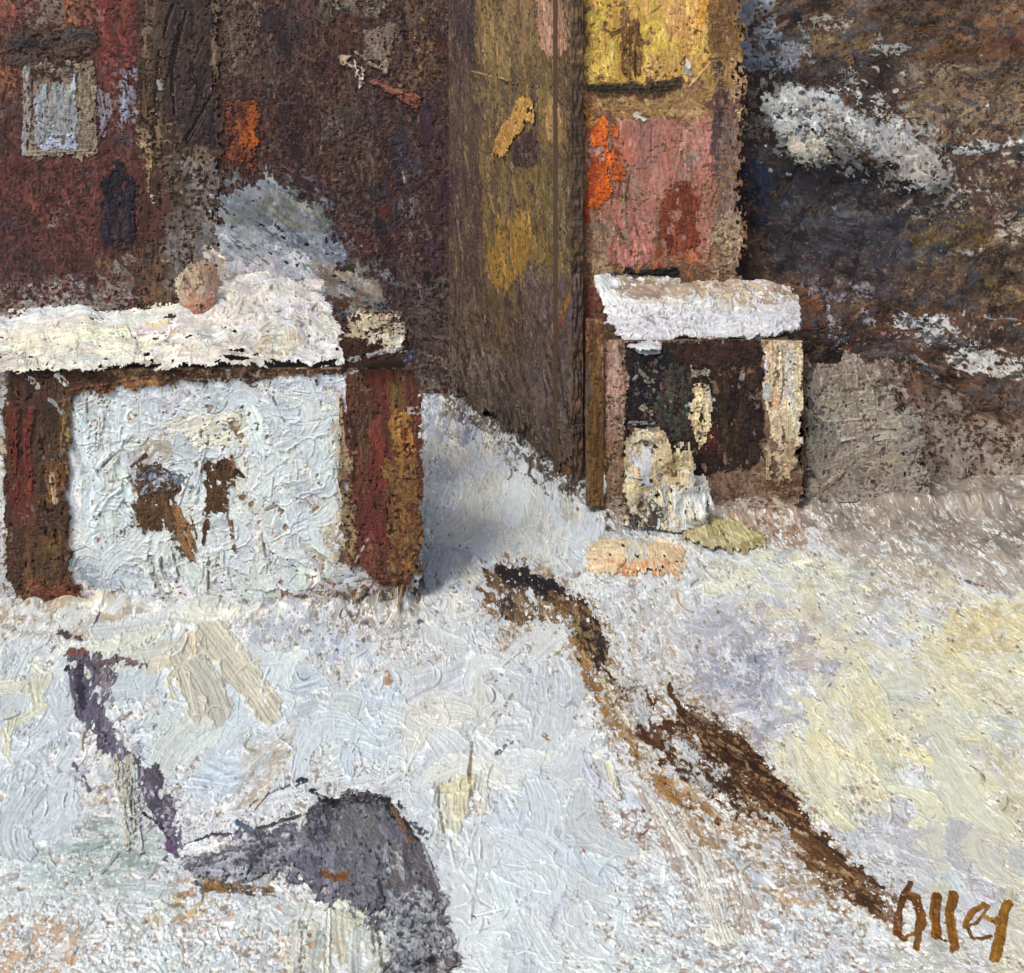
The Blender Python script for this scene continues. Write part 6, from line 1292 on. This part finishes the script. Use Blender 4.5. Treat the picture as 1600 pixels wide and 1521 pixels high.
fill(DT, '160,1080 240,1180 290,1290 270,1310 200,1180 150,1110', 'b4b2bc c4c6cc 9c98a6', 16, 6, 62, 20, .3, .55, 1.2, .88, edge=6)
o = build('ditch', DT, M_rock); tag(o, kind='structure', label='violet grey ditch curving down the left of the snow')
SB = Overlay(G, (260, 1210, 780, 1590), 1.0, '68686e'); SB.gain = .66
fill(SB, '270,1340 340,1330 400,1295 490,1275 500,1250 560,1242 620,1262 650,1300 680,1400 720,1521 735,1590 600,1590 605,1440 560,1430 480,1402 400,1376 300,1362', '706f7e*3 646474 7e7e8c 8c8c9a', 50, 13, 80, 25, 3.2, .08, .9, .95, edge=12)
fill(SB, '280,1340 400,1320 480,1290 490,1330 420,1370 300,1368', '6e6e76*2 7c7c86 5c5c66 8a8c96', 44, 11, -8, 14, 2.4, .16, .8, .9)
fill(SB, '290,1360 400,1355 400,1378 300,1385', 'a0a4b0 9096a4 b0b4be', 40, 9, 3, 8, 2, .2, 1.2, .88)
fill(SB, '340,1330 420,1310 440,1350 360,1360', '4c4c52 56565c 44444a', 30, 10, -10, 20, 1.8, .22, .7, .87)
fill(SB, '500,1260 600,1260 610,1330 520,1340', '78787c*2 88888c 6c6c70', 26, 9, 70, 40, 2.2, .14, .9, .9)
fill(SB, '520,1310 610,1310 600,1420 520,1415', '70727a 7e8088 64666e', 50, 12, 84, 8, 2, .12, .8, .9)
fill(SB, '600,1320 660,1310 690,1400 640,1420 605,1400', '6c6668*2 787274 605c60', 50, 10, 84, 10, 2, .14, .9, .9)
fill(SB, '640,1390 690,1400 730,1540 660,1540', '7a726f*2 6c6462 8a827c', 50, 10, 74, 8, 2, .16, .9, .9)
fill(SB, '600,1420 660,1420 690,1590 600,1590', '90969c*2 7c8086 a2a8ac 6c7078', 34, 9, 80, 20, 2.4, .2, 1.2, .9)
fill(SB, '490,1365 545,1368 560,1385 500,1388', '7c4e28 8c5a30 6a4426', 26, 8, 8, 12, 2.4, .16, .8, .9)
fill(SB, '380,1385 440,1388 430,1405 380,1402', '8c6a48 9c7c58 7c5e40', 26, 7, 4, 12, 2, .3, .7, .86)
fill(SB, '310,1380 380,1382 378,1395 312,1398', '9c7a50 88643c', 26, 6, 4, 12, 2, .3, .7, .86)
fill(SB, '500,1250 560,1240 615,1255 640,1290 620,1290 600,1266 510,1262', '2c2c32*2 38383e 222228', 26, 8, 8, 20, 2.8, .15, 1.0, .92)
for q, w, c in (('488,1236 500,1250 515,1258', 11, '2a2c34'), ('492,1244 505,1252', 3, 'b0b4bc'), ('495,1290 500,1275 515,1260', 6, '2e2a30'), ('400,1298 450,1282 490,1270', 4, '4a3a40'), ('465,1225 478,1220', 9, '3c3c50'), ('370,1300 420,1240 460,1225', 2.5, '6a6670'),
                ('612,1265 640,1305 652,1318', 6, '342a28'), ('615,1270 640,1320', 10, '8c6a50'), ('630,1285 650,1318', 5, '3a2e2c'), ('592,1330 592,1390 600,1420', 5, '38383e'), ('606,1325 610,1370', 6, '9a9ca0'), ('606,1330 622,1342 632,1385', 6, 'b8bcbe'),
                ('612,1400 620,1430', 8, '9aa0a8'), ('420,1340 442,1352', 11, '8a8c90'), ('440,1340 446,1355', 4, '28282c'), ('660,1320 685,1390', 3, 'b0b0b4')):
    K(SB, q, w, c, .12, 2.0)
fill(SB, '600,1400 700,1400 740,1590 600,1590', 'a8aeb4 b8bec2 8c9096 c4c8ca', 18, 7, 80, 30, 1.4, .42, 1.6, .9, edge=8)
fill(SB, '420,1290 500,1280 600,1270 650,1330 600,1400 450,1390 330,1360', '9c9caa b0b2bc 84848f c4c8d0', 24, 8, 75, 30, .28, .5, 1.2, .85, edge=8)
fill(SB, '480,1270 520,1260 515,1330 470,1340', '4e4e56 46464e', 30, 8, 84, 12, 1.2, .3, .6, .85)
fill(SB, '280,1335 460,1300 470,1380 300,1385', 'b4b6be a4a6b0 c4c8ce', 20, 7, -6, 25, .7, .55, 1.3, .88, edge=8)
spots(SB, 640, 1470, 60, 70, '32323a 3c3c44', 80, 3, 8, .7); spots(SB, 650, 1470, 60, 80, 'b0b6bc a4aab0', 80, 3, 8, 1.6); spots(SB, 665, 1515, 20, 12, '1e1c20', 14, 4, 9, .7)
spots(SB, 560, 1245, 50, 8, 'b8b4b0 c4b4b4', 24, 2, 5, 1.6)
m = np.clip(2 * blur(SB.p, 18) - .7, 0, 1) ** .7 * SB.p
SB.dome = .03 * m
o = build('boulder', SB, M_rock); tag(o, 'long low grey boulder lying in the foreground snow at the end of the ditch', 'boulder')

# ---- signature lettering -----------------------------------------
t = thing('signature', gp(1490, 1500).tolist(), 'brown brushed signature lettering on the snow in the lower right corner', 'lettering')
def letter(box, ks):
    S = Overlay(G, box, .7, '8a5a28'); S.gain = .72
    for path, w, c in ks: K(S, path, w * .98, c, .08, .5, .97, 0, .12, 1.2, ridge=.2, ragg=.25)
    build('letter', S, M_wall, t)
letter((1385, 1365, 1460, 1490), [('1423,1381 1410,1405 1402,1435 1400,1455', 9, '5a3820'), ('1403,1430 1403,1460 1412,1468', 11, '6a4424'), ('1412,1466 1426,1460', 6, '8a6236'), ('1424,1402 1432,1402', 14, '6a4626'), ('1430,1402 1440,1430 1438,1450', 13, '70491f'), ('1436,1445 1432,1482', 10, '80582c')])
letter((1445, 1385, 1490, 1482), [('1464,1402 1460,1430 1463,1462', 14, '80541f'), ('1464,1462 1478,1472', 5, '5a3c1c')])
letter((1474, 1384, 1506, 1488), [('1490,1398 1483,1430 1490,1470 1492,1482', 13, '84581f')])
letter((1498, 1405, 1560, 1482), [('1538,1414 1520,1425 1508,1445', 9, '84602c'), ('1506,1450 1525,1444 1536,1430 1545,1416', 5, '84602c'), ('1512,1450 1518,1464', 6, '8a683a'), ('1518,1466 1534,1468 1548,1462', 6, '7c521f')])
letter((1530, 1404, 1590, 1505), [('1538,1432 1556,1442 1566,1430', 10, '9a7636'), ('1572,1414 1566,1440 1560,1475 1554,1500', 14, '8c6424'), ('1574,1420 1578,1412', 10, '7c5420')])

# ---- the ground goes in last, with a wide plain round it ------------
V, Q, Cc = sheet(G)
k = len(V)
V = np.concatenate([V, np.array([[-300, -60, -.06], [300, -60, -.06], [300, 500, -.06], [-300, 500, -.06]])])
Q = np.concatenate([Q, np.array([[0, 1, 2, 3]]) + k])
Cc = np.concatenate([Cc, np.tile(lin(srgb('ccd2da')) * GAIN, (4, 1))])
link('snow_ground', V, Q, Cc, M_snow)['kind'] = 'structure'

# ================================================================== light and camera
sc = bpy.context.scene
from mathutils import Vector
SUN = Vector((-0.36, -0.54, 0.76)).normalized()
w = bpy.data.worlds.new('World'); sc.world = w; w.use_nodes = True
nt = w.node_tree
sky = nt.nodes.new('ShaderNodeTexSky'); sky.sky_type = 'NISHITA'; sky.sun_disc = False
sky.sun_elevation = math.asin(SUN.z); sky.sun_rotation = math.atan2(SUN.x, SUN.y)
sky.ozone_density = 0.2; sky.air_density = 0.7; sky.dust_density = 4.0
nt.links.new(sky.outputs[0], nt.nodes['Background'].inputs[0]); nt.nodes['Background'].inputs[1].default_value = 0.13
L = bpy.data.lights.new('sun', 'SUN'); L.energy = 1.7; L.angle = math.radians(16); L.color = (1, .97, .93)
lo = bpy.data.objects.new('sun', L); col.objects.link(lo); lo.rotation_euler = SUN.to_track_quat('Z', 'Y').to_euler(); lo.location = (-8, -6, 14)
cam = bpy.data.cameras.new('camera'); co = bpy.data.objects.new('camera', cam); col.objects.link(co)
co.location = (0, 0, H); co.rotation_euler = (math.pi / 2, 0, 0)
cam.sensor_width = 36; cam.lens = FOC / 1600 * 36
cam.shift_y = -(760.5 + HOR) / 1600
cam.clip_end = 1500; cam.clip_start = 0.1
sc.camera = co
sc.view_settings.view_transform = 'Standard'; sc.view_settings.look = 'None'; sc.view_settings.gamma = 1
sc.view_settings.exposure = 0.34
